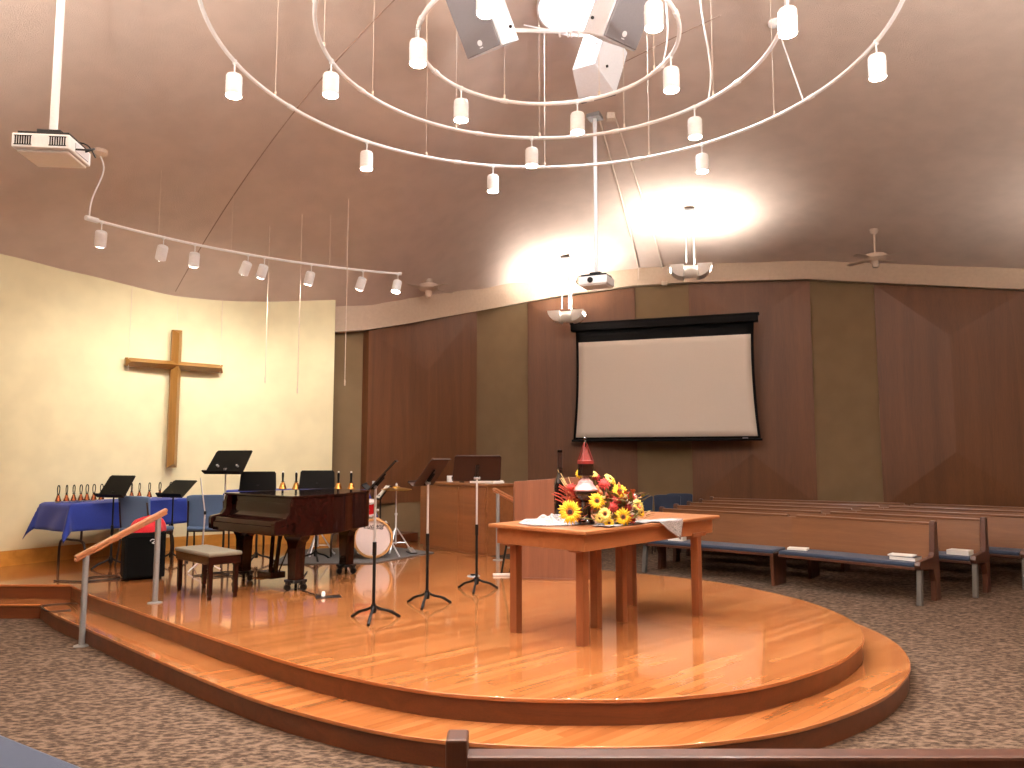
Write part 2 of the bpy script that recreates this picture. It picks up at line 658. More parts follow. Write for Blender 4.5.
# painted band at the top of the back wall
tr = MB()
band = []
for i, p in enumerate(bp):
    t = (bp[min(len(bp) - 1, i + 1)] - bp[max(0, i - 1)])
    q = V((t.y, -t.x)).normalized()
    if q.dot(V((p.x - RX, p.y - RY))) > 0:
        q = -q
    band.append(q)
rows = []
for i, p in enumerate(bp):
    q = band[i]
    a = (p.x + q.x * .14, p.y + q.y * .14)
    rows.append([tr._v((a[0], a[1], p.z - .28)), tr._v((a[0], a[1], p.z + .12)), tr._v((p.x, p.y, p.z + .12)), tr._v((p.x, p.y, p.z - .28))])
for A, B in zip(rows, rows[1:]):
    for k in range(4):
        tr._f((A[k], B[k], B[(k + 1) % 4], A[(k + 1) % 4]))
tr._f(rows[0]); tr._f(rows[-1])
structure(tr.build('trim_1', M_trim, angle=50), 'pale painted band where the back wall meets the ceiling')

# hipped wood veneer panels
def wall_point(px_over_y):
    """point on the back wall polyline seen along the plan direction x = k*y"""
    for a, b in zip(bp, bp[1:]):
        ka, kb = a.x / a.y, b.x / b.y
        if ka <= px_over_y <= kb:
            s = (px_over_y * a.y - a.x) / ((b.x - a.x) - px_over_y * (b.y - a.y))
            return a.lerp(b, s)
    return bp[-1]
def hip_panel(k0, k1, z0, label, depth=.22, ext=None):
    p0 = wall_point(k0)
    p1 = ext if ext is not None else wall_point(k1)
    d = V((p1.x - p0.x, p1.y - p0.y, 0))
    W = d.length
    d.normalize()
    nrm = V((d.y, -d.x, 0))
    if nrm.dot(V((RX - p0.x, RY - p0.y, 0))) < 0:
        nrm = -nrm
    off = nrm * .03
    # sit in front of the wall's own bend
    mid = wall_point((k0 + k1) / 2)
    bulge = max(0, (mid - p0).dot(nrm))
    off = nrm * (.03 + bulge)
    zt0, zt1 = p0.z - .29, p1.z - .29
    A = V((p0.x, p0.y, z0)) + off
    B = V((p1.x, p1.y, z0)) + off
    Cc = V((p1.x, p1.y, zt1)) + off
    D = V((p0.x, p0.y, zt0)) + off
    h = W * .5
    E = (A + B) / 2 + nrm * depth + V((0, 0, h * .82))
    F = (Cc + D) / 2 + nrm * depth - V((0, 0, h * .75))
    mb = MB()
    vs = [mb._v(p) for p in (A, B, Cc, D, E, F)]
    bk = [mb._v(p - nrm * (.02 + bulge)) for p in (A, B, Cc, D)]
    a, b, c, dd, e, f = vs
    for q in ((a, b, e), (b, c, f, e), (c, dd, f), (dd, a, e, f)):
        mb._f(q)
    for i in range(4):
        j = (i + 1) % 4
        mb._f((vs[i], vs[j], bk[j], bk[i]))
    mb._f(bk)
    o = mb.build('wall_panel', M_panel, smooth=False)
    structure(o, label)
    return o
hip_panel(-.1962, -.0546, .80, 'hipped wood wall panel beside the cream wall', .05)
hip_panel(.0209, .1625, .75, 'hipped wood wall panel at one end of the projection screen', .055)
hip_panel(.2340, .3940, .72, 'hipped wood wall panel at the other end of the projection screen', .06)
hip_panel(.4790, .6776, .72, 'hipped wood wall panel beyond the pews', .08)

# ceiling seams and the cables run along the ceiling
def ceil_line(x0, y0, x1, y1, n=30, drop=.004):
    return [V((x0 + (x1 - x0) * i / n, y0 + (y1 - y0) * i / n, ceil_z(x0 + (x1 - x0) * i / n, y0 + (y1 - y0) * i / n) - drop)) for i in range(n + 1)]
M_seam = plain('ceiling_seam', rgb(164, 138, 122), .8)
sm = MB()
sm.tube(ceil_line(-4.55, 10.22, -.55, 6.25), .0065, 6)
structure(sm.build('trim_2', M_seam), 'thin seam running across the ceiling to the cream wall')
sm = MB()
sm.tube(ceil_line(.98, 8.35, 2.05, 7.2), .005, 6)
structure(sm.build('trim_3', M_seam), 'thin seam in the ceiling beyond the hanging loudspeakers')

# round skylight
sk = MB()
zsk = ceil_z(*SKY_C)
sgx = (ceil_z(SKY_C[0] + .2, SKY_C[1]) - ceil_z(SKY_C[0] - .2, SKY_C[1])) / .4
sgy = (ceil_z(SKY_C[0], SKY_C[1] + .2) - ceil_z(SKY_C[0], SKY_C[1] - .2)) / .4
skn = V((-sgx, -sgy, 1)).normalized()
TS = Matrix.Translation(V((SKY_C[0], SKY_C[1], zsk))) @ V((0, 0, 1)).rotation_difference(skn).to_matrix().to_4x4()
sk.lathe([(SKY_R - .03, -.02), (SKY_R, -.05), (SKY_R + .02, -.05), (SKY_R + .02, .05), (SKY_R - .03, .05)], 48, TS, True)
wf = sk.build('window_1', M_white)
structure(wf, 'round bright skylight above the loudspeakers')
sk = MB()
sk.lathe([(0, -.035), (SKY_R * .5, -.033), (SKY_R, -.02)], 48, TS)
sk.build('pane', M_sky, wf)

# ------------------------------------------------------------------ stage
up_ctrl = [(-3.78, 7.05), (-3.0, 6.32), (-2.2, 5.56), (-1.41, 4.84), (-.91, 4.47), (-.43, 4.2), (0, 4.09), (.4, 4.065), (.806, 4.10), (1.335, 4.29), (1.87, 4.69), (2.22, 5.1),
           (2.42, 5.45), (2.55, 5.87), (2.57, 6.3), (2.49, 6.8), (2.33, 7.2), (2.08, 7.65), (1.7, 8.02), (.96, 8.55), (.25, 9.1)]
up_curve = [(p.x, p.y) for p in catmull([(a, b, 0) for a, b in up_ctrl], 6)]
tail = [(-.2, 9.62), (-.75, 10.45), (-1.05, 11.1), (-1.35, 12.1), (-2.5, 11.62), (-2.7, 11.5), (-3.9, 11.2), (-4.75, 10.5), (-5.5, 9.6), (-6.05, 8.72), (-6.6, 7.9), (-6.75, 7.62)]
upper = [(-6.75, 7.62), (-4.27, 7.6)] + up_curve + tail[:-1]

def offset_poly(pts, d):
    out = []
    n = len(pts)
    for i in range(n):
        a, b, c = V(pts[max(0, i - 1)]), V(pts[i]), V(pts[min(n - 1, i + 1)])
        t1 = (b - a).normalized() if i > 0 else (c - b).normalized()
        t2 = (c - b).normalized() if i < n - 1 else t1
        n1, n2 = V((t1.y, -t1.x)), V((t2.y, -t2.x))
        m = (n1 + n2).normalized()
        k = d / max(.5, m.dot(n1))
        out.append((b.x + m.x * k, b.y + m.y * k))
    return out
front = [(-6.75, 7.62), (-4.27, 7.6)] + up_curve
lower_front = offset_poly(front, .275)
lower = lower_front + [(.1, 9.6), (-.3, 9.7), (-4, 9.5), (-6.6, 8.2)]

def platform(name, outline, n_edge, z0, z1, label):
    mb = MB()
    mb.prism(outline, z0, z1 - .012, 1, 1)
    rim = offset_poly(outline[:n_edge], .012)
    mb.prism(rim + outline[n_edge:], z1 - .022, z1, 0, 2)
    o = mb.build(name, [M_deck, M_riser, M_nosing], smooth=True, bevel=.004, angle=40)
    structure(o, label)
    return o
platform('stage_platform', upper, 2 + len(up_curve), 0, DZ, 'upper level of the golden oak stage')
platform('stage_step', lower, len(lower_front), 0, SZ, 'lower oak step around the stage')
# steps up at the far back of the stage
mb = MB()
mb.box((-1.95, 11.35, DZ + .06), (.75, .9, .12), Rz(-.6))
mb.box((-2.2, 11.55, DZ + .12), (.5, .6, .24), Rz(-.6))
structure(mb.build('stage_riser', M_riser, bevel=.006, smooth=False), 'low wooden steps against the back wall behind the drums')

# outlet on the riser
o = thing('wall_outlet', 'small pale outlet plate set in the upper stage riser by the handrail', 'outlet', (-3.93, 7.18, .20), math.radians(-43))
MB().box((0, -.006, 0), (.045, .012, .07)).build('plate', M_steel, o, .003)
MB().box((0, -.014, .014), (.022, .004, .018)).box((0, -.014, -.014), (.022, .004, .018)).build('socket', M_black, o)

# ------------------------------------------------------------------ lighting rings and track
RZZ = 4.4
ring_spec = [('outermost', 2.3055, [174.2, 133.6, 101.0, 48.8, 359.0, 300, 240]),
             ('middle', 1.595, [172.0, 92.5, 37.3, 338.0, 285, 230]),
             ('innermost', .9135, [194.4, 135.5, 71.8, 9.0, 313.4, 243.6])]

def make_head():
    t = thing('track_spotlight', 'white spotlight', 'spotlight')
    MB().cyl((0, 0, -.005), (0, 0, -.095), .006, n=8).cyl((0, 0, .014), (0, 0, -.02), .016, n=10).build('stem', M_white, t)
    h = MB()
    h.lathe([(.0, -.095), (.04, -.097), (.052, -.103), (.058, -.115), (.059, -.15), (.0605, -.152), (.0605, -.158), (.059, -.16), (.059, -.262), (.052, -.262), (.05, -.23), (.0, -.225)], 24)
    h.build('housing', M_white, t)
    MB().lathe([(0, -.272), (.03, -.271), (.05, -.266), (.052, -.255), (.0, -.25)], 20).build('lens', M_lens, t)
    return t
head0 = make_head()
head_used = [False]
def place_head(x, y, z, label, group, rot=(0, 0, 0)):
    if not head_used[0]:
        head_used[0] = True
        head0.location = (x, y, z)
        head0.rotation_euler = rot
        head0['label'] = label
        head0['group'] = group
        return head0
    return dup(head0, (x, y, z), 0, label, group, rot)

def spot(name, loc, target, power, size_deg, blend=.6, col=(1, .97, .92), rad=.04):
    d = bpy.data.lights.new(name, 'SPOT')
    d.energy = power
    d.color = col
    d.spot_size = math.radians(size_deg)
    d.spot_blend = blend
    d.shadow_soft_size = rad
    o = bpy.data.objects.new(name, d)
    COL.objects.link(o)
    o.location = loc
    o.rotation_euler = (V(target) - V(loc)).to_track_quat('-Z', 'Y').to_euler()
    return o

RING_P = 86
wire_ang = {'outermost': [160, 118, 88, 62, 30, 330, 270, 215], 'middle': [178, 150, 118, 90, 62, 30, 300, 240], 'innermost': [165, 110, 60, 25, 300, 230]}
hd_words = {'outermost': ['above the handrail', 'above the cross', 'above the piano', 'nearest the screen projector', 'nearest the pews', 'over the front pews', 'over the rear pews'],
            'middle': ['above the piano', 'farthest from the camera', 'nearest the screen projector', 'nearest the pews', 'over the front pews', 'over the rear pews'],
            'innermost': ['farthest to the cross side', 'in front of the cross-side loudspeaker', 'below the rear loudspeaker', 'nearest the pews', 'beside the pew-side loudspeaker', 'overlapping the cross-side loudspeaker']}
for nm, r, angs in ring_spec:
    t = thing('ring_track', f'{nm} of the three round white lighting rings hung from the ceiling', 'light track', (RX, RY, RZZ), 0, 'lighting rings')
    mb = MB()
    pts = [(r * math.cos(2 * PI * i / 128), r * math.sin(2 * PI * i / 128), 0) for i in range(128)]
    mb.tube(pts, .0148, 10, closed=True)
    mb.build('track', M_white, t)
    for a in wire_ang[nm]:
        a = math.radians(a)
        x, y = r * math.cos(a), r * math.sin(a)
        zt = ceil_z(RX + x, RY + y) - RZZ
        MB().cyl((x, y, 0), (x, y, zt), .0022, n=5).cyl((x, y, .012), (x, y, .05), .009, n=8).build('wire', M_wire, t)
    # joint collars
    for a in range(20, 360, 45):
        a = math.radians(a)
        p = V((r * math.cos(a), r * math.sin(a), 0))
        q = V((-math.sin(a), math.cos(a), 0)) * .03
        MB().cyl(p - q, p + q, .02, n=10).build('coupling', M_white, t)
    if nm == 'outermost':
        a = math.radians(22)
        p = V((r * math.cos(a), r * math.sin(a), 0))
        top = V((2.62 - RX, 7.25 - RY, ceil_z(2.62, 7.25) - RZZ))
        MB().tube(catmull([p, p.lerp(top, .3) + V((.05, .06, -.06)), p.lerp(top, .7) + V((.04, .06, -.03)), top], 8), .007, 6).build('feed_cord', M_white, t)
        MB().lathe([(0, -.05), (.03, -.045), (.075, -.02), (.08, .03)], 20, Matrix.Translation(top)).build('canopy', M_white, t)
    if nm == 'middle':
        a = math.radians(32)
        p = V((r * math.cos(a), r * math.sin(a), 0))
        top = V((p.x - .02, p.y + .1, ceil_z(RX + p.x, RY + p.y + .1) - RZZ))
        MB().tube(catmull([p, p + V((.03, .02, .3)), p + V((-.03, .06, .9)), top], 6), .007, 6).build('feed_cord', M_white, t)
    if nm == 'innermost':
        a = math.radians(18)
        p = V((r * math.cos(a), r * math.sin(a), 0))
        top = V((p.x + .1, p.y, ceil_z(RX + p.x, RY + p.y) - RZZ))
        MB().tube(catmull([p, p + V((.05, .02, .3)), p + V((.02, 0, .9)), top], 6), .006, 6).build('feed_cord', M_white, t)
    for i, a in enumerate(angs):
        ar = math.radians(a)
        x, y = RX + r * math.cos(ar), RY + r * math.sin(ar)
        place_head(x, y, RZZ, f'glowing white can spotlight on the {nm} ring, {hd_words[nm][i]}', 'spotlights on the rings')
        spot('ring_lamp', (x, y, RZZ - .285), (x, y, 0), RING_P, 118, .75)

# the curved track before the cream wall
TZ, TR = 3.96, 5.3
t = thing('arc_track', 'curved white lighting track hung before the cream wall', 'light track', (RX, RY, TZ))
a0, a1 = 150.9, 109.2
pts = [(TR * math.cos(math.radians(a0 + (a1 - a0) * i / 40)), TR * math.sin(math.radians(a0 + (a1 - a0) * i / 40)), 0) for i in range(41)]
MB().tube(pts, .016, 8).build('track', M_white, t)
MB().cyl(V(pts[0]) + V((-.02, -.03, 0)), V(pts[1]), .028, n=10).build('end_cap', M_white, t)
MB().cyl(V(pts[-2]).lerp(V(pts[-1]), .6), pts[-1], .024, n=10).build('end_cap', M_white, t)
p = V(pts[0])
top = V((p.x, p.y + .12, ceil_z(RX + p.x, RY + p.y + .12) - TZ))
MB().tube(catmull([p, p + V((.02, 0, .2)), p + V((.07, .1, .55)), top], 6), .008, 6).build('feed_cord', M_white, t)
MB().lathe([(0, -.04), (.05, -.035), (.085, -.01), (.085, .03)], 20, Matrix.Translation(top)).build('canopy', M_wire, t)
for i in (8, 17, 30):
    q = V(pts[i])
    MB().cyl(q, (q.x, q.y, ceil_z(RX + q.x, RY + q.y) - TZ), .002, n=5).build('wire', M_wire, t)
arc_words = ['first from the canopy cord', 'second from the canopy cord', 'third from the canopy cord, before the ceiling seam', 'fourth from the canopy cord, close beside the fifth', 'fifth from the canopy cord, close beside the fourth',
             'sixth from the canopy cord', 'seventh from the canopy cord', 'visibly glowing one at the far end']
arc_a = [149.4, 141.9, 137.9, 130.9, 128.7, 122.2, 114.8, 109.7]
arc_t = [(-5.3, 9.4, 1.6), (-5.0, 9.8, 2.4), (-4.5, 10.3, 1.5), (-4.45, 10.3, 2.7), (-4.3, 10.5, 2.0), (-3.7, 10.9, 1.7), (-3.1, 11.1, 2.1), (-2.2, 9.1, .6)]
ARC_P = 44
for a, w_, tg in zip(arc_a, arc_words, arc_t):
    ar = math.radians(a)
    x, y = RX + TR * math.cos(ar), RY + TR * math.sin(ar)
    d = (V(tg) - V((x, y, TZ))).normalized()
    q = (-d).to_track_quat('Z', 'Y').to_euler()
    full = V((0, 0, 1)).rotation_difference(-d)
    half = V((0, 0, 1)).rotation_difference((-d + V((0, 0, 1.2))).normalized()).to_euler()
    hd_ = place_head(x, y, TZ, f'white can spotlight on the curved track, {w_}', 'spotlights on the curved track')
    dd = (d + V((0, 0, -.35))).normalized()
    Rm = V((0, 0, -1)).rotation_difference(dd).to_matrix()
    pv = V((0, 0, -.09))
    for q_ in hd_.children:
        if q_.name.startswith(('housing', 'lens')):
            q_.rotation_euler = Rm.to_euler()
            q_.location = pv - Rm @ pv
    p = V((x, y, TZ - .09)) + dd * .20
    spot('arc_lamp', p, tg, ARC_P, 92, .8, (1, .93, .81))

# ------------------------------------------------------------------ hanging loudspeakers
def speaker(loc, yaw, tilt, label):
    t = thing('loudspeaker', label, 'loudspeaker', loc, yaw, 'hanging loudspeakers')
    t.rotation_euler = (tilt, 0, yaw)
    w_, d_, h_ = .36, .34, .62
    mb = MB()
    mb.prism([(-w_ / 2, -d_ / 2), (w_ / 2, -d_ / 2), (w_ / 2 - .07, d_ / 2), (-w_ / 2 + .07, d_ / 2)], -h_ / 2, h_ / 2)
    mb.build('cabinet', M_spk, t, .006, smooth=False)
    MB().box((0, -d_ / 2 - .012, 0), (w_ - .02, .024, h_ - .02)).build('grille', M_spkgrille, t, .006, smooth=False)
    MB().lathe([(0, 0), (.022, 0), (.022, .006), (0, .006)], 16, Matrix.Translation((0, -d_ / 2 - .022, -h_ / 2 + .08)) @ Rx(PI / 2).to_4x4()).box((0, -d_ / 2 - .026, -h_ / 2 + .045), (.03, .004, .008)).build('badge', M_spk, t)
    mb = MB()
    for sx in (-1, 1):
        for z in (-.2, .2):
            mb.cyl((sx * (w_ / 2 - .03), .05, z), (sx * (w_ / 2 - .015), .05, z), .012, n=8)
    mb.build('bolt', M_black, t)
    # hanging cables to the frame
    MB().cyl((0, .1, h_ / 2), (0, .16, h_ / 2 + .25), .006, n=6).build('hanger', M_steel, t)
    return t
speaker((-.23, 5.75, 5.02), math.radians(-40), math.radians(34), 'white loudspeaker hung beside the skylight, grille facing the piano side')
speaker((.84, 5.62, 5.02), math.radians(38), math.radians(34), 'white loudspeaker hung beside the skylight, grille facing the pew side')
speaker((.78, 6.72, 5.10), math.radians(150), math.radians(30), 'white loudspeaker hung below the skylight, seen from its back')
t = thing('suspension_bar', 'white suspension bar with small cable clips between the hanging loudspeakers', 'speaker mount', (.3, 6.25, 5.12))
MB().cyl((-.28, -.02, 0), (.42, .02, 0), .017, n=10).build('bar', M_white, t)
MB().cyl((.05, 0, 0), (.05, 0, ceil_z(.35, 6.25) - 5.12), .008, n=8).build('rod', M_white, t)
mb = MB()
for x in (.1, .17, .2, .26):
    mb.cyl((x, 0, .015), (x + .01, -.01, -.055), .009, n=6)
mb.build('clip', M_white, t)
MB().tube(catmull([(-.2, 0, .06), (0, 0, .02), (.2, -.03, .0), (.45, .1, -.06)], 6), .005, 6).build('cable', M_white, t)

# ------------------------------------------------------------------ projectors
def projector(loc, yaw, label, size, top_z, dark_port):
    t = thing('projector', label, 'projector', loc, yaw)
    L, D, Hh = size
    MB().box((0, 0, 0), size).box((0, .01, -Hh / 2 - .008), (L * .9, D * .85, .016)).build('body', M_white, t, .02, smooth=True, seg=3)
    for sx in (-.3, .3):
        mb = MB()
        for k in range(7):
            mb.box((sx * L + (k - 3) * .014, -D / 2 - .001, 0), (.006, .006, Hh * .55))
        for z in (-.3, .3):
            mb.box((sx * L, -D / 2 - .001, z * Hh), (.1, .006, .004))
        mb.build('vent', M_grille, t)
    MB().cyl((L * .08, D / 2 - .02, .0), (L * .08, D / 2 + .015, 0), .036, .034, 18).build('lens', M_black, t)
    mb = MB()
    mb.box((0, 0, Hh / 2 + .012), (L * .9, D * .8, .024)).box((0, 0, Hh / 2 + .04), (.14, .12, .05)).cyl((-L * .42, -.08, Hh / 2), (-L * .42, -.08, Hh / 2 + .035), .012, n=8)
    mb.build('bracket', M_black, t, .003, smooth=False)
    MB().cyl((0, 0, Hh / 2 + .05), (0, 0, top_z - loc[2] - .02), .024, n=16).build('pole', M_white, t)
    MB().box((0, 0, top_z - loc[2] - .01), (.17, .17, .06)).build('ceiling_plate', M_steel, t, .004, smooth=False)
    mb = MB()
    mb.box((L / 2 + .002, .02, 0), (.006, D * .6, Hh * .6))
    mb.build('port_panel', M_spk, t)
    MB().tube(catmull([(L / 2, .06, .02), (L / 2 + .07, .03, .03), (L / 2 + .06, -.03, .0), (L / 2 + .01, -.08, -.02)], 6), .006, 6).tube(catmull([(.05, .05, Hh / 2 + .04), (L / 2, .08, Hh / 2 + .03), (L / 2 + .05, .1, .0)], 6), .005, 6).build('cable', M_cable, t)
    return t
projector((-2.86, 4.62, 3.40), math.radians(6), 'white projector hanging on a pole near the corner, before the cream wall', (.33, .30, .09), ceil_z(-2.86, 4.62), True)
projector((1.03, 9.2, 3.62), math.radians(155), 'white projector hanging on a pole in front of the screen', (.36, .3, .1), ceil_z(1.03, 9.2), False)
t = thing('ceiling_conduit', 'two thin pale cables sagging along the ceiling from the screen projector', 'cable', (0, 0, 0))
for k, (xa, xb) in enumerate(((1.06, 2.3), (1.26, 2.75))):
    n = 24
    pp = []
    for i in range(n + 1):
        s = i / n
        x = xa + (xb - xa) * s
        y = 9.15 + (13.7 - 9.15) * s
        pp.append((x, y, ceil_z(x, y) - .02))
    mb = MB()
    mb.tube(pp, .014, 6)
    x, y, z = pp[-1]
    mb.tube([(x, y, z), (x, y + .02, z - .22)], .012, 6)
    mb.build('cable', M_wire, t)
MB().box((1.22, 9.15, ceil_z(1.22, 9.15) - .04), (.1, .1, .08)).build('junction_box', M_wire, t, .005, smooth=False)
MB().box((2.75, 13.62, 4.62), (.1, .05, .08)).build('junction_box', M_wire, t, .005, smooth=False)

# ------------------------------------------------------------------ pendant uplights and ceiling fans
def uplight(x, y, zb, yaw, label, power=85):
    t = thing('pendant_uplight', label, 'pendant light', (x, y, zb), yaw, 'pendant uplights')
    zt = ceil_z(x, y) - zb
    # two curved wings and a cylinder between them
    for s in (-1, 1):
        mb = MB()
        def fn(u, v, s=s):
            a = -PI / 2 + u * PI * .46
            r = .22
            return (s * (.10 + r * math.cos(a)), -.15 + v * .30, .20 + r * math.sin(a))
        mb.grid(fn, 10, 2)
        for yv in (0, 1):
            vs_ = [mb._v(fn(i / 10, yv)) for i in range(11)]
            mb._f(vs_ + [mb._v((s * .10, -.15 + yv * .30, fn(1, 0)[2]))])
        mb.build('wing', M_whitefab, t, solid=.01)
    mb = MB()
    mb.tube([(-.15, 0, .08), (-.14, 0, .08), (.14, 0, .08), (.15, 0, .08)], [.09, .1, .1, .09], 24)
    mb.build('drum', M_whitefab, t)
    for s in (-1, 1):
        MB().cyl((s * .2, -.12, .03), (s * .2, .12, .03), .012, n=8).build('lamp', M_upglow, t)
    for q in ((-.06, -.12), (.06, -.12), (.06, .12)):
        MB().cyl((q[0], q[1], .2), (q[0], q[1], zt), .009, n=6).build('rod', M_white, t)
    MB().box((0, 0, zt - .012), (.16, .34, .025)).build('ceiling_plate', M_steel, t, .004, smooth=False)
    for s in (-1, 1):
        l = bpy.data.lights.new('uplight_lamp', 'AREA')
        l.energy = power
        l.color = (1, .96, .89)
        l.size = .2
        l.size_y = .3
        l.shape = 'RECTANGLE'
        lo = bpy.data.objects.new('uplight_lamp', l)
        COL.objects.link(lo)
        c, sn = math.cos(yaw), math.sin(yaw)
        lo.location = (x + s * .22 * c, y + s * .22 * sn, zb + .10)
        lo.rotation_euler = (PI, 0, yaw)
    return t
uplight(.965, 13.35, 3.88, math.radians(-15), 'white winged pendant uplight hanging above the edge of the projection screen')
uplight(2.76, 11.65, 4.27, math.radians(-12), 'white winged pendant uplight hanging between the projector and the ceiling fan')
for q in ((6.4, 3.4, 480), (2.2, 1.7, 1050), (-2.0, 1.7, 780), (-4.9, 3.0, 420), (8.1, 9.0, 75)):  # unseen extra fixtures, added beside the view to brighten the ceiling
    uplight(q[0], q[1], 3.0, .4, 'added white winged pendant uplight, unseen over the pews beside the camera, brightening the ceiling', q[2])

def fan(x, y, zb, yaw, label):
    t = thing('ceiling_fan', label, 'ceiling fan', (x, y, zb), yaw, 'ceiling fans')
    zt = ceil_z(x, y) - zb
    MB().lathe([(0, -.06), (.05, -.055), (.06, -.02), (.14, -.005), (.165, .02), (.165, .07), (.13, .09), (.03, .1), (0, .1)], 28).build('motor', M_fan, t)
    MB().lathe([(0, -.12), (.04, -.115), (.05, -.07), (.05, -.05), (0, -.05)], 16).build('switch_housing', M_fan, t)
    MB().cyl((0, 0, .09), (0, 0, zt), .014, n=10).build('rod', M_fan, t)
    MB().lathe([(.0, -.07), (.03, -.07), (.06, -.02), (.065, .02)], 16, Matrix.Translation((0, 0, zt))).build('canopy', M_fan, t)
    for k in range(4):
        a = 2 * PI * k / 4 + .35
        R = Rz(a)
        mb = MB()
        mb.M = R.to_4x4()
        mb.box((.32, 0, .02), (.32, .10, .008), Rx(.16)).box((.17, 0, .025), (.12, .03, .012))
        mb.build('blade', M_fan, t, .003, smooth=False)
    return t
fan(5.5, 11.4, 4.47, 0.15, 'beige ceiling fan on a rod above the pews')
fan(-1.31, 11.85, 4.11, .4, 'beige ceiling fan on a rod past the end of the curved track')

# ------------------------------------------------------------------ projection screen
ps = thing('projection_screen', 'white projection screen with black border in a black housing on the back wall', 'projection screen', (2.65, 13.55, 0), math.atan2(13.05 - 14.1, 4.14 - 1.15))
ps.location = (2.60, 13.22, 0)
MB().box((0, 0, 3.82), (3.22, .16, .13)).box((0, 0, 3.89), (3.26, .18, .03)).build('housing', M_blackm, ps, .01, smooth=False)
W0, W1 = 1.60, 1.66
zt, zb = 3.77, 1.80
def side(v):
    return 1.50 + .035 * (2 * v - 1) ** 2 + .06 * v
mb = MB()
mb.grid(lambda u, v: ((2 * u - 1) * side(v), 0, zt + (zb - zt) * v), 24, 16)
mb.build('border', M_blackm, ps, solid=.004)
mb = MB()
mb.grid(lambda u, v: ((2 * u - 1) * (side(.12 + v * .86) - .045), -.006, 3.55 + (1.845 - 3.55) * v), 24, 16)
mb.build('screen', M_screen, ps, solid=.002)
MB().cyl((-1.62, -.005, 1.79), (1.62, -.005, 1.79), .02, n=12).build('weight_bar', M_blackm, ps)
MB().box((1.35, -.03, 1.815), (.09, .01, .014)).build('badge', M_steel, ps)

# ------------------------------------------------------------------ cross
cx = thing('wooden_cross', 'large golden oak cross hung on the cream wall', 'cross', (-4.50, 10.22, 0), math.radians(42))
# runs from z 1.37 to 3.2, arm at 2.66
def bev_beam(mb, axis, a0, a1, c, w_, d_):
    h = w_ / 2
    prof = [(-h, d_ * .4), (h, d_ * .4), (h, 0), (0, -d_ * .6), (-h, 0)]
    def P(q, l):
        return (c[0] + q[0], c[1] + q[1], l) if axis == 'z' else (l, c[1] + q[1], c[2] + q[0])
    e = h * .9
    A = [mb._v(P(q, a0 if i != 3 else a0 + e)) for i, q in enumerate(prof)]
    B = [mb._v(P(q, a1 if i != 3 else a1 - e)) for i, q in enumerate(prof)]
    n = 5
    for i in range(n):
        j = (i + 1) % n
        mb._f((A[i], A[j], B[j], B[i]))
    mb._f(A); mb._f(B)
mb = MB()
bev_beam(mb, 'z', 1.36, 3.2, (0, 0, 0), .125, .13)
mb.build('upright', M_oak, cx, smooth=False)
mb = MB()
bev_beam(mb, 'x', -.63, .63, (0, -.01, 2.72), .11, .13)
mb.build('crossbeam', M_oakx, cx, smooth=False)
for s in (-.6, .58):
    px_, py_ = -4.5 + s * math.cos(cx.rotation_euler.z), 10.22 + s * math.sin(cx.rotation_euler.z)
    MB().cyl((s, -.03, 2.6), (s, -.03, ceil_z(px_, py_) - .06), .0035, n=6).build('wire', M_wire, cx)
MB().cyl((.0, .03, 3.15), (.0, .03, -.02 + ceil_z(-4.5, 10.22)), .002, n=6).build('wire', M_wire, cx)

# hanging choir microphones
for x, y, zb, lb in ((-3.15, 9.75, 2.47, 'thin hanging microphone wire nearest the cross'), (-2.72, 9.7, 2.33, 'pale hanging microphone wire between the cross and the wall end'), (-2.1, 9.6, 2.42, 'hanging microphone wire in front of the wall end')):
    t = thing('hanging_microphone', lb, 'microphone', (x, y, zb), 0, 'hanging microphones')
    MB().cyl((0, 0, .06), (0, 0, ceil_z(x, y) - zb), .0045, n=6).build('wire', M_wire, t)
    MB().lathe([(0, -.03), (.008, -.028), (.009, .03), (.004, .06)], 10).build('capsule', M_wire, t)

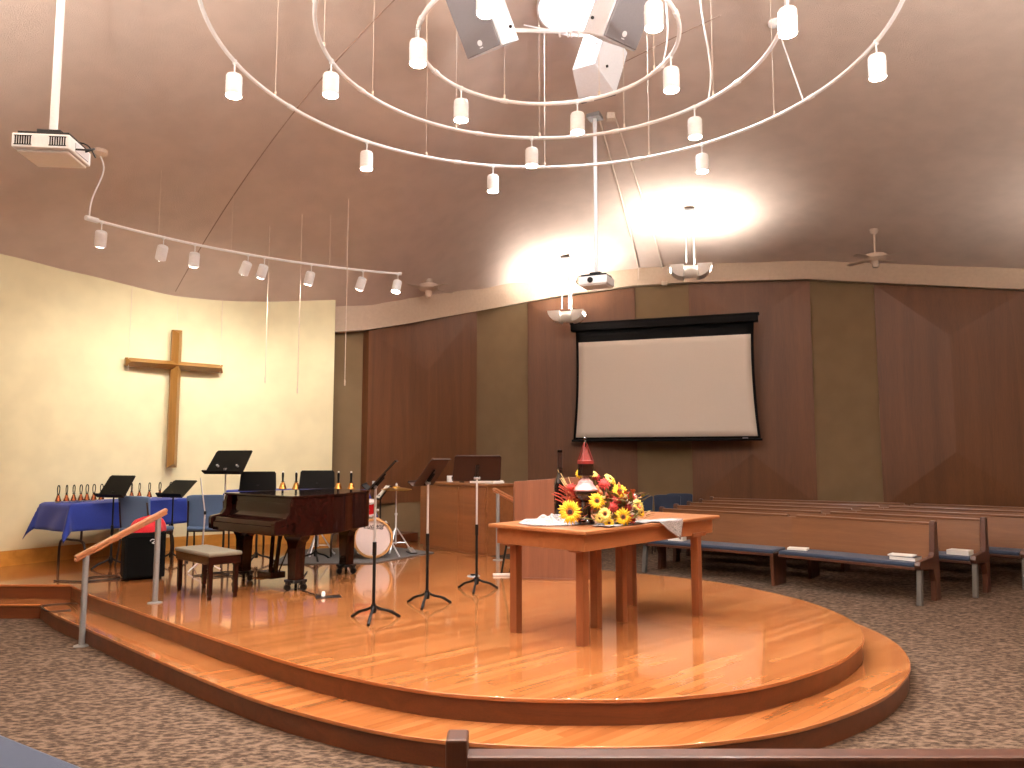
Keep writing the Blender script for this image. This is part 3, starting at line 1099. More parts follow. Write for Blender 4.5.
# ------------------------------------------------------------------ handbells on blue tables
def folding_table(loc, yaw, L, D, h, label):
    t = thing('folding_table', label, 'table', loc, yaw)
    MB().box((0, 0, h - .02), (L, D, .035)).build('tabletop', M_tan, t, .008)
    for s in (-1, 1):
        x = s * (L / 2 - .2)
        mb = MB()
        mb.tube(catmull([(x, -.21, h - .04), (x, -.19, .33), (x, -.19, .3)], 3), .013, 8)
        mb.tube(catmull([(x, .21, h - .04), (x, .19, .33), (x, .19, .3)], 3), .013, 8)
        mb.tube(catmull([(x, -D / 2 + .03, 0), (x, -D / 2 + .035, .2), (x, -D / 2 + .1, .28), (x, 0, .285), (x, D / 2 - .1, .28), (x, D / 2 - .035, .2), (x, D / 2 - .03, 0)], 5), .014, 8)
        mb.build('leg', M_chairframe, t)
    return t
def table_cloth(name, loc, yaw, L, D, h, drop, label, corner=.14):
    """draped cloth with hanging corner points and soft folds"""
    nx, ny = 60, 34
    mb = MB()
    LX, DY = L / 2 + drop, D / 2 + drop
    def fn(u, v):
        x = (2 * u - 1) * LX
        y = (2 * v - 1) * DY
        ox, oy = max(0, abs(x) - L / 2), max(0, abs(y) - D / 2)
        sx, sy = (1 if x > 0 else -1), (1 if y > 0 else -1)
        bx, by = min(abs(x), L / 2) * sx, min(abs(y), D / 2) * sy
        d = math.hypot(ox, oy) if ox > 0 and oy > 0 else max(ox, oy)
        z = h - d
        fold = .012 * math.sin((x * 9 + y * 13)) * min(1, d / .15)
        if ox > 0 and oy > 0:
            # corner cone folds
            a = math.atan2(oy, ox)
            k = d * (.18 + .20 * math.sin(a * 2) ** 2)
            px_, py_ = bx + sx * (.012 + k * math.cos(a)), by + sy * (.012 + k * math.sin(a))
            return (px_, py_, z + d * .02)
        if ox > 0:
            return (bx + sx * (.012 + ox * .14 + fold), by, z)
        if oy > 0:
            return (bx, by + sy * (.012 + oy * .14 + fold), z)
        return (bx, by, h)
    mb.grid(fn, nx, ny)
    o = mb.build(name, M_blue, solid=.004, angle=70)
    o.location = loc
    o.rotation_euler = (0, 0, yaw)
    return tag(o, label, 'tablecloth', 'blue tablecloths')
T1C, T1D = V((-5.13, 8.73)), V((.55, .835))
T1yaw = math.atan2(.835, .55)
T1L, TH = 1.48, .705
c1 = T1C + T1D * (T1L / 2)
folding_table((c1.x, c1.y, DZ), T1yaw, T1L, .62, TH, 'folding table under blue cloth whose bare metal legs show by the baseboard')
table_cloth('tablecloth', (c1.x, c1.y, DZ), T1yaw, T1L, .64, TH + .008, .30, 'royal blue tablecloth with hanging corner points, on the table by the cream wall')
A2, B2 = V((-3.62, 10.2)), V((-1.92, 9.78))
c2 = (A2 + B2) / 2
T2yaw = math.atan2(B2.y - A2.y, B2.x - A2.x)
folding_table((c2.x, c2.y, DZ), T2yaw, 1.66, .6, .80, 'folding table under blue cloth, mostly hidden behind the grand piano')
table_cloth('tablecloth', (c2.x, c2.y, DZ), T2yaw, 1.66, .62, .808, .30, 'royal blue tablecloth behind the grand piano, one end showing above the drum')

def make_bell():
    t = thing('handbell', 'handbell', 'handbell')
    t.scale = (.8, .8, .95)
    MB().lathe([(.040, .012), (.042, .016), (.036, .035), (.026, .06), (.018, .085), (.012, .095), (0, .098)], 16).build('bell', M_copper, t)
    MB().lathe([(.026, 0), (.030, .001), (.038, .008), (.041, .013), (.036, .014), (.0, .01)], 16).build('lip', M_felt, t)
    mb = MB()
    mb.tube(catmull([(-.007, 0, .09), (-.016, 0, .13), (-.018, 0, .17), (-.010, 0, .197), (0, 0, .202), (.010, 0, .197), (.018, 0, .17), (.016, 0, .13), (.007, 0, .09)], 4), .0065, 6)
    mb.build('handle', M_blackm, t)
    MB().lathe([(.0, .096), (.022, .098), (.022, .102), (0, .103)], 12).build('collar', M_blackm, t)
    return t
bell0 = make_bell()
ords = ['first', 'second', 'third', 'fourth', 'fifth', 'sixth', 'seventh', 'eighth', 'ninth', 'tenth', 'eleventh', 'twelfth', 'thirteenth']
ts = [.02, .11, .19, .27, .34, .42, .51, .79, .88, .98, 1.11, 1.25, 1.40]
for i, tt in enumerate(ts):
    p = T1C + T1D * tt
    lb = f'copper handbell with black loop handle, {ords[i]} from the near end of the wall-side blue table'
    if i == 0:
        bell0.location = (p.x, p.y, DZ + TH + .012)
        bell0.rotation_euler = (0, 0, 1.2)
        bell0['label'] = lb
        bell0['group'] = 'handbells on the wall-side table'
    else:
        dup(bell0, (p.x, p.y, DZ + TH + .012), .2 + (i * 1.3) % 1.5, lb, 'handbells on the wall-side table')
def make_bell2(loc, label):
    t = thing('handbell', label, 'handbell', loc, .3, 'handbells behind the piano')
    MB().lathe([(.050, 0), (.053, .006), (.046, .025), (.036, .055), (.028, .08), (.014, .095), (0, .098)], 18).build('bell', M_brass, t)
    MB().lathe([(0, .097), (.022, .098), (.022, .104), (.012, .107), (.014, .15), (.016, .19), (.012, .215), (0, .22)], 12).build('handle', M_blackm, t)
    MB().lathe([(0, .218), (.012, .22), (.012, .234), (0, .24)], 10).build('finial', M_felt, t)
    return t
for k, w_ in ((.38, 'first brass handbell behind the piano, beside the inner black music desk'), (.49, 'second brass handbell behind the piano, between the two black music desks'), (.83, 'brass handbell behind the piano, in front of the wall end'), (.93, 'brass handbell behind the piano, closest to the drums')):
    p = A2.lerp(B2, k)
    make_bell2((p.x, p.y, DZ + .812), w_)

# ------------------------------------------------------------------ music stands
def music_stand(loc, yaw, h, label, wdt=.46, hgt=.30, tilt=25, mat=None, base_rot=0, chrome_top=True, double=False):
    """desk faces local -y (the player's side); h is the height of the desk pivot"""
    mat = mat or M_desk
    t = thing('music_stand', label, 'music stand', loc, yaw, 'music stands')
    for k in range(3):
        a = base_rot + 2 * PI * k / 3
        c, s = math.cos(a), math.sin(a)
        mb = MB()
        mb.tube(catmull([(.012 * c, .012 * s, .10), (.06 * c, .06 * s, .075), (.14 * c, .14 * s, .05), (.20 * c, .20 * s, .012), (.215 * c, .215 * s, .008)], 5), [.011] * 10 + [.012] * 11, 8)
        mb.build('leg', M_black, t)
    MB().lathe([(0, .05), (.02, .052), (.024, .08), (.018, .12), (.0, .125)], 14).build('hub', M_black, t)
    zm = h * .58
    MB().cyl((0, 0, .06), (0, 0, zm), .0125, n=12).lathe([(.0125, zm - .1), (.016, zm - .095), (.016, zm), (.0125, zm + .004)], 12).build('pole', M_black, t)
    MB().cyl((0, 0, zm), (0, 0, h), .0095, n=12).build('tube', M_chrome if chrome_top else M_black, t)
    # clutch block
    MB().cyl((-.03, 0, h), (.03, 0, h), .014, n=12).box((0, -.015, h + .02), (.03, .02, .05)).build('clutch', M_steel if chrome_top else M_black, t, .003, smooth=False)
    R = Rx(-math.radians(tilt))
    T = Matrix.Translation((0, -.02, h)) @ R.to_4x4()
    mb = MB()
    mb.M = T
    ch = .02
    w2 = wdt / 2
    prof = [(-w2 + ch, -.03), (w2 - ch, -.03), (w2, -.03 + ch), (w2 - .01, hgt - .03 - ch), (w2 - .01 - ch, hgt - .03), (-w2 + .01 + ch, hgt - .03), (-w2 + .01, hgt - .03 - ch), (-w2, -.03 + ch)]
    a = [mb._v((x, -.006, z)) for x, z in prof]
    b = [mb._v((x, -.009, z)) for x, z in prof]
    mb._f(a); mb._f(b[::-1])
    for i in range(8):
        mb._f((a[i], b[i], b[(i + 1) % 8], a[(i + 1) % 8]))
    mb.box((0, .0, hgt - .034), (wdt - .05, .014, .006))
    d = mb.build('desk', mat, t, smooth=False)
    mb = MB()
    mb.M = T
    mb.box((0, -.035, -.03), (wdt, .06, .004)).box((0, -.064, -.024), (wdt, .004, .014))
    mb.build('ledge', mat, t, smooth=False)
    mb = MB()
    mb.M = T
    mb.box((0, .004, .06), (.035, .012, .16)).box((-.012, .012, .05), (.006, .02, .12)).box((.012, .012, .05), (.006, .02, .12))
    mb.build('bracket', M_black, t, smooth=False)
    if double:
        for s in (-.12, .16):
            mb = MB()
            mb.M = T
            mb.cyl((s, -.005, .07), (s, -.04, .07), .012, n=10)
            mb.build('clip', M_chrome, t)
    return t
# three in a row at the front: desks face the choir side
music_stand((-1.05, 5.96, DZ), math.radians(-84), 1.0, 'front music stand with edge-on black desk, nearest of the three before the piano', .44, .30, 42, M_desk, math.radians(84) + 4.712)
music_stand((-.71, 6.55, DZ), math.radians(-108), 1.01, 'middle of the three music stands standing before the wooden console', .42, .28, 36, M_deskb, math.radians(108 + 25))
music_stand((-.33, 7.28, DZ), math.radians(-170), 1.03, 'music stand whose wide bronze-black desk shows its back, nearest the lectern', .46, .27, 28, M_deskb, math.radians(170 + 25))
# around the handbells
music_stand((-4.49, 8.74, DZ), math.radians(-20), .80, 'black music stand standing alone before the end of the blue table', .40, .29, 34, M_desk, .3, False)
music_stand((-4.02, 9.2, DZ), math.radians(-24), .77, 'tilted black music stand between the two blue chairs', .40, .30, 50, M_desk, .3, False)
music_stand((-3.24, 8.75, DZ), math.radians(-22), 1.06, 'tall black music stand with wide tilted desk and two chrome clips, behind the bench', .54, .32, 34, M_desk, .3, True, True)
music_stand((-3.0, 9.15, DZ), math.radians(10), .86, 'square black music desk behind the piano, nearer the bench', .42, .23, 8, M_desk, .3, False)
music_stand((-2.34, 9.3, DZ), math.radians(6), .88, 'square black music desk behind the piano, nearer the wall end', .42, .22, 8, M_desk, .8, False)

# ------------------------------------------------------------------ blue stacking chairs
def make_chair(label):
    t = thing('stacking_chair', label, 'chair')
    def cushion(name, w_, d_, th_, T, mat):
        mb = MB()
        mb.M = T
        mb.box((0, 0, 0), (w_, d_, th_))
        return mb.build(name, mat, t, th_ * .42, seg=3)
    cushion('seat', .42, .42, .055, Matrix.Translation((0, 0, .40)), M_bluechair)
    mb = MB()
    mb.M = Matrix.Translation((0, -.21, .60)) @ Rx(.13).to_4x4()
    def fn(u, v):
        x = (2 * u - 1)
        z = (2 * v - 1)
        wv = .205 + .012 * z
        c = .02 * x * x
        rz_ = 1 - .1 * abs(x) ** 6
        return (x * wv, c, z * .19 * rz_)
    mb.grid(fn, 14, 10)
    mb.build('backrest', M_bluechair, t, solid=.035, bevel=.008)
    for s in (-1, 1):
        mb = MB()
        mb.tube(catmull([(s * .2, .19, 0), (s * .2, .17, .2), (s * .2, .15, .37)], 4), .011, 8)
        mb.build('leg', M_chairframe, t)
        mb = MB()
        mb.tube(catmull([(s * .2, -.24, 0), (s * .2, -.2, .2), (s * .2, -.18, .37), (s * .2, -.195, .5), (s * .195, -.225, .72)], 4), .011, 8)
        mb.build('leg', M_chairframe, t)
    mb = MB()
    mb.box((0, 0, .365), (.4, .36, .018))
    mb.build('seat_frame', M_chairframe, t, .004)
    return t
ch0 = make_chair('blue upholstered stacking chair with its back to the room, behind the black amplifier')
ch0.location = (-4.22, 9.0, DZ)
ch0.rotation_euler = (0, 0, math.radians(-18))
ch0['group'] = 'blue chairs by the bell table'
dup(ch0, (-3.62, 9.3, DZ), math.radians(10), 'blue upholstered stacking chair with its back to the room, behind the piano bench', 'blue chairs by the bell table')
# blue chairs beyond the communion table
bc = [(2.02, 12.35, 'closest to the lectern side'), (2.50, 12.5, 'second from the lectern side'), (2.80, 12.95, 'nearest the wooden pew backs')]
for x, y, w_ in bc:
    c_ = dup(ch0, (x, y, 0), math.radians(168), f'shade-darkened blue upholstered chair before the back wall beyond the pews, {w_}', 'blue chairs at the pew ends')
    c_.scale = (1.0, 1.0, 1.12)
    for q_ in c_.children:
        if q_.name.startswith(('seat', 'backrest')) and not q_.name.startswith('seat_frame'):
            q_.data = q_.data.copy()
            q_.data.materials[0] = M_cushion  # darker pew cushion colour stands in for the dimmer light on these chairs

# ------------------------------------------------------------------ amplifier with red bag
am = thing('amplifier', 'black guitar amplifier cabinet standing under the handrail', 'amplifier', (-3.77, 7.98, DZ), math.radians(32))
MB().box((0, 0, .245), (.38, .30, .45)).build('cabinet', M_amp, am, .012)
MB().box((0, -.152, .235), (.33, .012, .39)).build('grille', M_grille, am, .004, smooth=False)
mb = MB()
for sx in (-1, 1):
    for sy in (-1, 1):
        mb.cyl((sx * .15, sy * .11, 0), (sx * .15, sy * .11, .025), .018, n=10)
mb.build('foot', M_blackm, am)
MB().tube(catmull([(.04, -.162, .385), (.055, -.162, .40), (.085, -.162, .395), (.075, -.162, .375), (.06, -.162, .365), (.09, -.162, .36), (.125, -.162, .385), (.13, -.162, .41)], 5), .005, 6).build('emblem', M_white, am)
rb = MB()
def bagf(u, v):
    a = u * 2 * PI
    ph = v * PI / 2
    rx_, ry_ = .165, .11
    wob = 1 + .09 * math.sin(3 * a + 1) + .06 * math.sin(7 * a)
    z = .125 * math.sin(ph) * (1 + .22 * math.sin(a * 2 + .6) + .1 * math.sin(5 * a)) 
    k = math.cos(ph) ** .55
    return (rx_ * wob * k * math.cos(a), ry_ * wob * k * math.sin(a), z)
rb.grid(bagf, 36, 10, closed_u=True)
rb.mi = 1
rb.box((.07, -.03, .115), (.045, .03, .012), Ry(.3))
bag = rb.build('cloth_bag', [M_red, M_paper], angle=60)
bag.location = (-3.74, 7.98, DZ + .47)
bag.rotation_euler = (0, 0, math.radians(32))
tag(bag, 'crumpled red cloth bag lying on the black amplifier', 'bag')

# ------------------------------------------------------------------ handrails
def handrail(p_low, z_low, p_high, z_high, r0, r1, label):
    t = thing('handrail', label, 'handrail', (p_low[0], p_low[1], z_low))
    o = V((p_low[0], p_low[1], z_low))
    a, b = V(r0) - o, V(r1) - o
    d = (b - a)
    up = V((0, 0, 1))
    mb = MB()
    mb.beam(a, b, .062, .028, up)
    mb.beam(a + V((0, 0, -.026)), b + V((0, 0, -.026)), .046, .026, up)
    mb.build('rail', M_rail, t, .008)
    for p, z in ((p_low, z_low), (p_high, z_high)):
        q = V((p[0], p[1], z)) - o
        # height of the rail above this post
        dh = V((d.x, d.y))
        s = (V((q.x, q.y)) - V((a.x, a.y))).dot(dh) / dh.length_squared
        zt_ = a.z + d.z * s - .03
        MB().cyl(q, (q.x, q.y, zt_), .023, n=16).build('post', M_steel, t)
        MB().lathe([(.0, .0), (.06, 0), (.06, .006), (.03, .012), (0, .012)], 20, Matrix.Translation(q)).build('flange', M_steel, t)
    return t
handrail((-3.43, 6.29), 0, (-3.02, 6.64), DZ, (-3.49, 6.24, .70), (-2.97, 6.68, 1.05), 'wooden handrail on two grey posts at the piano side steps')
handrail((-.17, 9.35), DZ, (.42, 9.72), 0, (-.22, 9.32, 1.12), (.5, 9.77, .72), 'wooden handrail on grey posts behind the lectern')

# ------------------------------------------------------------------ grand piano
yawp = math.atan2(-.64, .77)
pf = V((-2.43, 7.47))
KY = .80
gp = thing('grand_piano', 'dark mahogany grand piano with closed lid standing on caster trucks', 'piano', (pf.x, pf.y, DZ), yawp)
PW, PL = .575, 1.62
rimline = [(PW, 0), (PW, .35), (PW - .01, .58), (PW - .06, .82), (PW - .17, 1.02), (PW - .27, 1.2), (PW - .32, 1.38), (PW - .40, 1.52), (PW - .55, 1.60), (-.2, 1.60), (-.42, 1.54), (-.54, 1.40), (-PW, 1.2), (-PW, .6), (-PW, 0)]
side_c = catmull([(PW, .02, 0), (PW, .3, 0), (PW - .015, .55, 0), (PW - .09, .8, 0), (PW - .2, 1.02, 0), (PW - .27, 1.22, 0), (PW - .34, 1.42, 0), (PW - .47, 1.57, 0), (PW - .66, PL, 0), (-.28, PL - .02, 0), (-.46, 1.5, 0), (-.55, 1.34, 0), (-PW, 1.1, 0), (-PW, .5, 0), (-PW, .02, 0)], 5)
sp = [(p.x, p.y * KY) for p in side_c]
mb = MB()
mb.prism(sp, .50, .852)
mb.build('rim', M_mahog, gp, .006, angle=40)
# the case front recess: fallboard and key area
MB().box((0, -.01, .58), (PW * 2 - .0, .06, .12)).build('key_bed', M_mahog, gp, .006, smooth=False)
# arms
for s in (-1, 1):
    mb = MB()
    prof = [(-.20, .53), (.06, .53), (.06, .852), (-.03, .852), (-.045, .80), (-.05, .72), (-.09, .67), (-.19, .655), (-.205, .63)]
    x0 = s * PW
    mb.extrude_profile(prof, 'x', x0, x0 - s * .06)
    mb.build('arm', M_mahog, gp, .006, smooth=False)
mb = MB()
mb.extrude_profile([(-.19, .52), (.03, .52), (.03, .64), (-.19, .60)], 'x', -PW + .06, PW - .06)
mb.build('key_slip', M_mahog, gp, .005, smooth=False)
mb = MB()
mb.extrude_profile([(-.185, .61), (-.17, .645), (-.02, .662), (.005, .70), (.012, .80), (.035, .80), (.035, .60), (-.185, .60)], 'x', -PW + .062, PW - .062)
mb.build('fallboard', M_mahog, gp, .006, smooth=False)
MB().box((0, .0, .672), (PW * 2 - .16, .012, .012)).build('hinge', M_brass, gp)
# lid in two leaves
lid = [(p[0] * 1.015, p[1] * 1.008 - .005) for p in sp]
cut = .33
front_leaf = [(PW + .01, -.035), (PW + .01, cut), (-PW - .01, cut), (-PW - .01, -.035)]
back_leaf = [(x, max(y, cut + .004)) for x, y in lid]
mb = MB()
mb.prism(front_leaf, .853, .873)
mb.build('lid_front', M_mahog, gp, .005, smooth=False)
mb = MB()
mb.prism(back_leaf, .853, .873)
mb.build('lid', M_mahog, gp, .005, angle=40)
# arched leg brackets and legs
def pleg(x, y, yaw_):
    mb = MB()
    mb.M = Matrix.Translation((x, y, 0)) @ Rz(yaw_).to_4x4()
    prof = [(-.15, .51), (-.13, .47), (-.09, .44), (-.075, .40), (-.06, .11), (-.064, .095), (.064, .095), (.06, .11), (.075, .40), (.09, .44), (.13, .47), (.15, .51)]
    mb.extrude_profile(prof, 'y', -.05, .05)
    l = mb.build('leg', M_mahogz, gp, .006, smooth=False)
    mb = MB()
    mb.M = Matrix.Translation((x, y, 0))
    mb.box((0, 0, .085), (.15, .15, .025))
    for k in range(3):
        a = 2 * PI * k / 3 + .4
        c, s = math.cos(a), math.sin(a)
        mb.box((.075 * c, .075 * s, .075), (.03, .06, .04), Rz(a))
    mb.build('truck', M_black, l, .003, smooth=False)
    for k in range(3):
        mb = MB()
        mb.M = Matrix.Translation((x, y, 0))
        a = 2 * PI * k / 3 + .4
        c, s = math.cos(a), math.sin(a)
        mb.cyl((.085 * c + .012 * -s, .085 * s + .012 * c, .031), (.085 * c - .012 * -s, .085 * s - .012 * c, .031), .031, n=14)
        mb.build('caster', M_black, l)
pleg(PW - .13, .12, 0)
pleg(-PW + .13, .12, 0)
pleg(-.02, 1.07, .0)
# pedal lyre
mb = MB()
for s in (-1, 1):
    mb.beam((s * .06, .2, .50), (s * .045, .17, .12), .03, .03)
    mb.beam((s * .1, .34, .5), (s * .05, .2, .12), .014, .014)
mb.box((0, .15, .10), (.24, .16, .06)).box((0, .2, .485), (.2, .08, .03))
mb.build('lyre', M_mahogz, gp, .004, smooth=False)
for s in (-.06, 0, .06):
    MB().box((s, .045, .075), (.022, .11, .01)).build('pedal', M_brass, gp, .003)
mb = MB()
mb.prism([(-.3, -.0), (.3, -.0), (.3, .02), (-.3, .02)], .66, .70)
mb.bm.free()

# bench
bn = thing('piano_bench', 'dark wooden piano bench with beige padded top', 'bench', (-2.755, 7.07, DZ), math.atan2(-.5, .51))
MB().box((0, 0, .335), (.70, .29, .075)).build('apron', M_mahogz, bn, .006, smooth=False)
MB().box((0, 0, .385), (.72, .31, .035)).build('seat', M_bench, bn, .014, seg=3)
for sx in (-1, 1):
    for sy in (-1, 1):
        mb = MB()
        x, y = sx * .315, sy * .115
        mb.lathe([(.018, 0), (.022, .012), (.016, .035), (.024, .04), (.026, .055), (.026, .30)], 4, Matrix.Translation((x, y, 0)) @ Rz(PI / 4).to_4x4())
        mb.box((x, y, .30), (.045, .045, .04))
        mb.build('leg', M_mahogz, bn, .002, smooth=False)

# ------------------------------------------------------------------ drum kit
rug = MB()
rug.prism([(-2.75, 8.95), (-1.62, 9.02), (-1.0, 10.05), (-1.75, 10.75), (-2.9, 10.3)], 0, .012)
rg = rug.build('drum_rug', M_rug, smooth=False, bevel=.004)
rg.location.z = DZ
tag(rg, 'dark grey rug lying under the drums', 'rug')

dx = V((-1.68, 9.42))
bd = thing('bass_drum', 'bass drum with white front head and pale wrap beyond the piano tail', 'drum', (dx.x, dx.y, DZ + .012), math.radians(16))
DR = .232
TDm = Matrix.Translation((0, 0, DR + .008)) @ Rx(PI / 2).to_4x4()
mb = MB()
mb.lathe([(DR - .012, -.36), (DR - .008, -.36), (DR - .008, .0), (DR - .012, 0)], 48, TDm)
mb.build('shell', M_silverwrap, bd)
mb = MB()
mb.lathe([(DR - .022, -.005), (DR + .004, -.005), (DR + .006, .035), (DR - .018, .04), (DR - .022, .035)], 48, TDm, True)
mb.build('hoop', M_maple, bd)
mb = MB()
mb.lathe([(DR - .022, -.37), (DR + .004, -.37), (DR + .006, -.34), (DR - .022, -.34)], 48, TDm, True)
mb.build('hoop', M_maple, bd)
hd = MB().lathe([(0, .018), (DR * .7, .018), (DR - .024, .012), (DR - .02, .0), (0, .0)], 48, TDm).build('drum_head', M_drumhead, bd)
tx = bpy.data.curves.new('script', 'FONT')
tx.body = 'Ludwig'
tx.size = .085
tx.shear = .35
tx.align_x = 'CENTER'
tx.extrude = .001
to = bpy.data.objects.new('script', tx)
COL.objects.link(to)
dg = bpy.context.evaluated_depsgraph_get()
me = bpy.data.meshes.new_from_object(to.evaluated_get(dg))
bpy.data.objects.remove(to)
lo = bpy.data.objects.new('lettering', me)
me.materials.clear()
me.materials.append(M_blackm)
COL.objects.link(lo)
lo.parent = hd
lo.location = (0, -.022, DR + .13)
lo.rotation_euler = (PI / 2, 0, 0)
mb = MB().tube([(-.075, -.021, DR + .125), (0, -.021, DR + .118), (.085, -.021, DR + .128)], .003, 4)
mb.build('lettering', M_blackm, hd)
MB().box((0, -.021, .06), (.06, .002, .012)).build('maker_label', M_spk, hd)
mb = MB()
for k in range(10):
    a = 2 * PI * k / 10 + .2
    c, s = math.cos(a) * (DR + .012), math.sin(a) * (DR + .012)
    mb.cyl((c, -.03, DR + s + .01), (c, .10, DR + s + .01), .005, n=6)
    mb.box((c, .11, DR + s + .01), (.022, .05, .022), Ry(-a))
mb.build('tension_rod', M_chrome, bd, smooth=False)
for s in (-1, 1):
    MB().tube([(s * .2, .18, .25), (s * .33, .05, .0)], .009, 8).build('spur', M_chrome, bd)
tm = thing('tom_drum', 'small red tom drum resting above the bass drum', 'drum', (-1.80, 9.55, DZ + .012 + .47), math.radians(5))
MB().lathe([(0, .0), (.12, .0), (.12, .15), (0, .15)], 32, Matrix.Translation((0, 0, .045)) @ Rx(.15).to_4x4()).build('shell', M_drumred, tm)
MB().lathe([(.118, .145), (.13, .145), (.13, .17), (.118, .17)], 32, Matrix.Translation((0, 0, .045)) @ Rx(.15).to_4x4(), True).lathe([(.118, -.005), (.13, -.005), (.13, .02), (.118, .02)], 32, Matrix.Translation((0, 0, .045)) @ Rx(.15).to_4x4(), True).build('hoop', M_chrome, tm)
MB().lathe([(0, .163), (.12, .163), (.12, .158), (0, .158)], 32, Matrix.Translation((0, 0, .045)) @ Rx(.15).to_4x4()).build('drum_head', M_drumhead, tm)
MB().cyl((0, 0, -.035), (0, 0, .06), .013, n=10).sphere((.15, -.03, .1), .016).build('mount', M_chrome, tm)
# folded white cloth between drum and tom
cl = MB()
cl.grid(lambda u, v: ((u - .5) * .30, (v - .5) * .26, .035 - .35 * (u - .45) ** 2 - .2 * max(0, .5 - u) ** 2 + .01 * math.sin(14 * u + 6 * v)), 18, 12)
cw = cl.build('drum_cloth', M_whitefab, solid=.008)
cw.location = (-1.84, 9.62, DZ + .49)
tag(cw, 'folded pale cloth lying on top of the bass drum', 'cloth')

def cymbal_stand(loc, h, label, r=.2, tilt=.05):
    t = thing('cymbal_stand', label, 'cymbal', loc, .3, 'cymbal stands')
    for k in range(3):
        a = 2 * PI * k / 3
        c, s = math.cos(a), math.sin(a)
        MB().tube([(.015 * c, .015 * s, .30), (.2 * c, .2 * s, .012)], .009, 8).tube([(.015 * c, .015 * s, .12), (.13 * c, .13 * s, .115)], .006, 6).sphere((.205 * c, .205 * s, .012), .014, 8, 6).build('leg', M_chrome, t)
    MB().cyl((0, 0, .1), (0, 0, h * .6), .012, n=10).cyl((0, 0, h * .6), (0, 0, h + .06), .008, n=10).lathe([(0, h * .58), (.018, h * .585), (.018, h * .62), (0, h * .625)], 10).build('pole', M_chrome, t)
    mb = MB()
    T = Matrix.Translation((0, 0, h)) @ Rx(tilt).to_4x4()
    mb.lathe([(r, 0), (r * .7, .012), (r * .28, .022), (r * .2, .04), (.012, .046), (.012, .043), (r * .2, .037), (r * .28, .018), (r * .7, .008), (r, -.002)], 36, T, True)
    mb.build('cymbal', M_cymbal, t)
    MB().lathe([(0, .045), (.016, .046), (.014, .07), (0, .085)], 10, T).build('wing_nut', M_chrome, t)
    return t
cymbal_stand((-1.5, 10.05, DZ + .012), .80, 'bronze cymbal on a chrome tripod stand beyond the bass drum', .2)
cymbal_stand((-2.43, 9.75, DZ + .012), .62, 'chrome tripod cymbal stand showing beneath the piano', .15)
# drum throne in the dark behind the drum and the small paper stand
ms = music_stand((-1.72, 10.15, DZ + .012), math.radians(-70), .68, 'small stand with tilted white sheet music beside the cymbal', .3, .24, 40, M_desk, .2, False)
p_ = MB()
p_.box((0, -.012, .1), (.24, .004, .2))
sheet = p_.build('sheet_music', M_paper, smooth=False)
sheet.matrix_world = Matrix.Translation((-1.72, 10.15, DZ + .012)) @ Rz(math.radians(-70)).to_4x4() @ Matrix.Translation((0, -.03, .68)) @ Rx(-math.radians(40)).to_4x4()
tag(sheet, 'white sheet music lying on the small tilted stand by the cymbal', 'sheet music')

# ------------------------------------------------------------------ wooden console at the back
cyaw = math.atan2(9.74 - 10.7, -.3 + 1.18)
cbn = thing('wooden_console', 'long golden oak console cabinet behind the music stands', 'cabinet', (-.58, 10.36, DZ), cyaw)
CL = 1.34
MB().box((0, .0, .43), (CL, .5, .86)).box((0, 0, .01), (CL + .01, .51, .02)).build('body', M_cab, cbn, .005, smooth=False)
MB().box((0, 0, .875), (CL + .05, .55, .03)).build('worktop', M_cab, cbn, .006, smooth=False)
MB().box((-CL / 4 + .02, -.255, .44), (CL * .62, .014, .80)).build('front_panel', M_cab, cbn, .004, smooth=False)
MB().box((CL * .32, -.255, .44), (CL * .32, .014, .80)).build('front_panel', M_cab, cbn, .004, smooth=False)
def on_console(x, y):
    p = V((-.58, 10.36)) + V((x * math.cos(cyaw) - y * math.sin(cyaw), x * math.sin(cyaw) + y * math.cos(cyaw)))
    return (p.x, p.y, DZ + .892)
mb = MB().box((0, 0, .015), (.26, .2, .03)).box((.03, .01, .038), (.2, .16, .014))
o = mb.build('music_book', M_paper, smooth=False, bevel=.003)
o.location = on_console(.28, .0); o.rotation_euler = (0, 0, cyaw + .2)
tag(o, 'stack of white music books on the console behind the bronze music desk', 'book', 'music books on the console')
mb = MB().box((0, 0, .012), (.2, .18, .024)).box((0, 0, .032), (.19, .16, .014))
o = mb.build('music_book', M_paper, smooth=False, bevel=.003)
o.location = on_console(.54, -.02); o.rotation_euler = (0, 0, cyaw - .1)
tag(o, 'small pile of white papers at the lectern end of the console', 'book', 'music books on the console')
mg = thing('coffee_mug', 'small white mug standing on the console between two music stands', 'mug', on_console(-.28, -.1))
MB().lathe([(0, 0), (.038, 0), (.042, .005), (.042, .085), (.037, .085), (.036, .012), (0, .01)], 18).build('cup', M_white, mg)
MB().tube(catmull([(.04, 0, .07), (.065, 0, .06), (.065, 0, .03), (.04, 0, .02)], 4), .006, 6).build('handle', M_white, mg)
mcp = thing('desk_microphone', 'small dark gooseneck microphone on the console', 'microphone', on_console(-.05, -.08))
MB().lathe([(0, 0), (.035, 0), (.035, .012), (0, .016)], 14).build('base', M_black, mcp)
MB().tube(catmull([(0, 0, .01), (0, 0, .1), (-.01, -.02, .15), (-.02, -.05, .17)], 4), .005, 6).build('gooseneck', M_black, mcp)
MB().sphere((-.022, -.058, .172), .016).build('capsule', M_white, mcp)

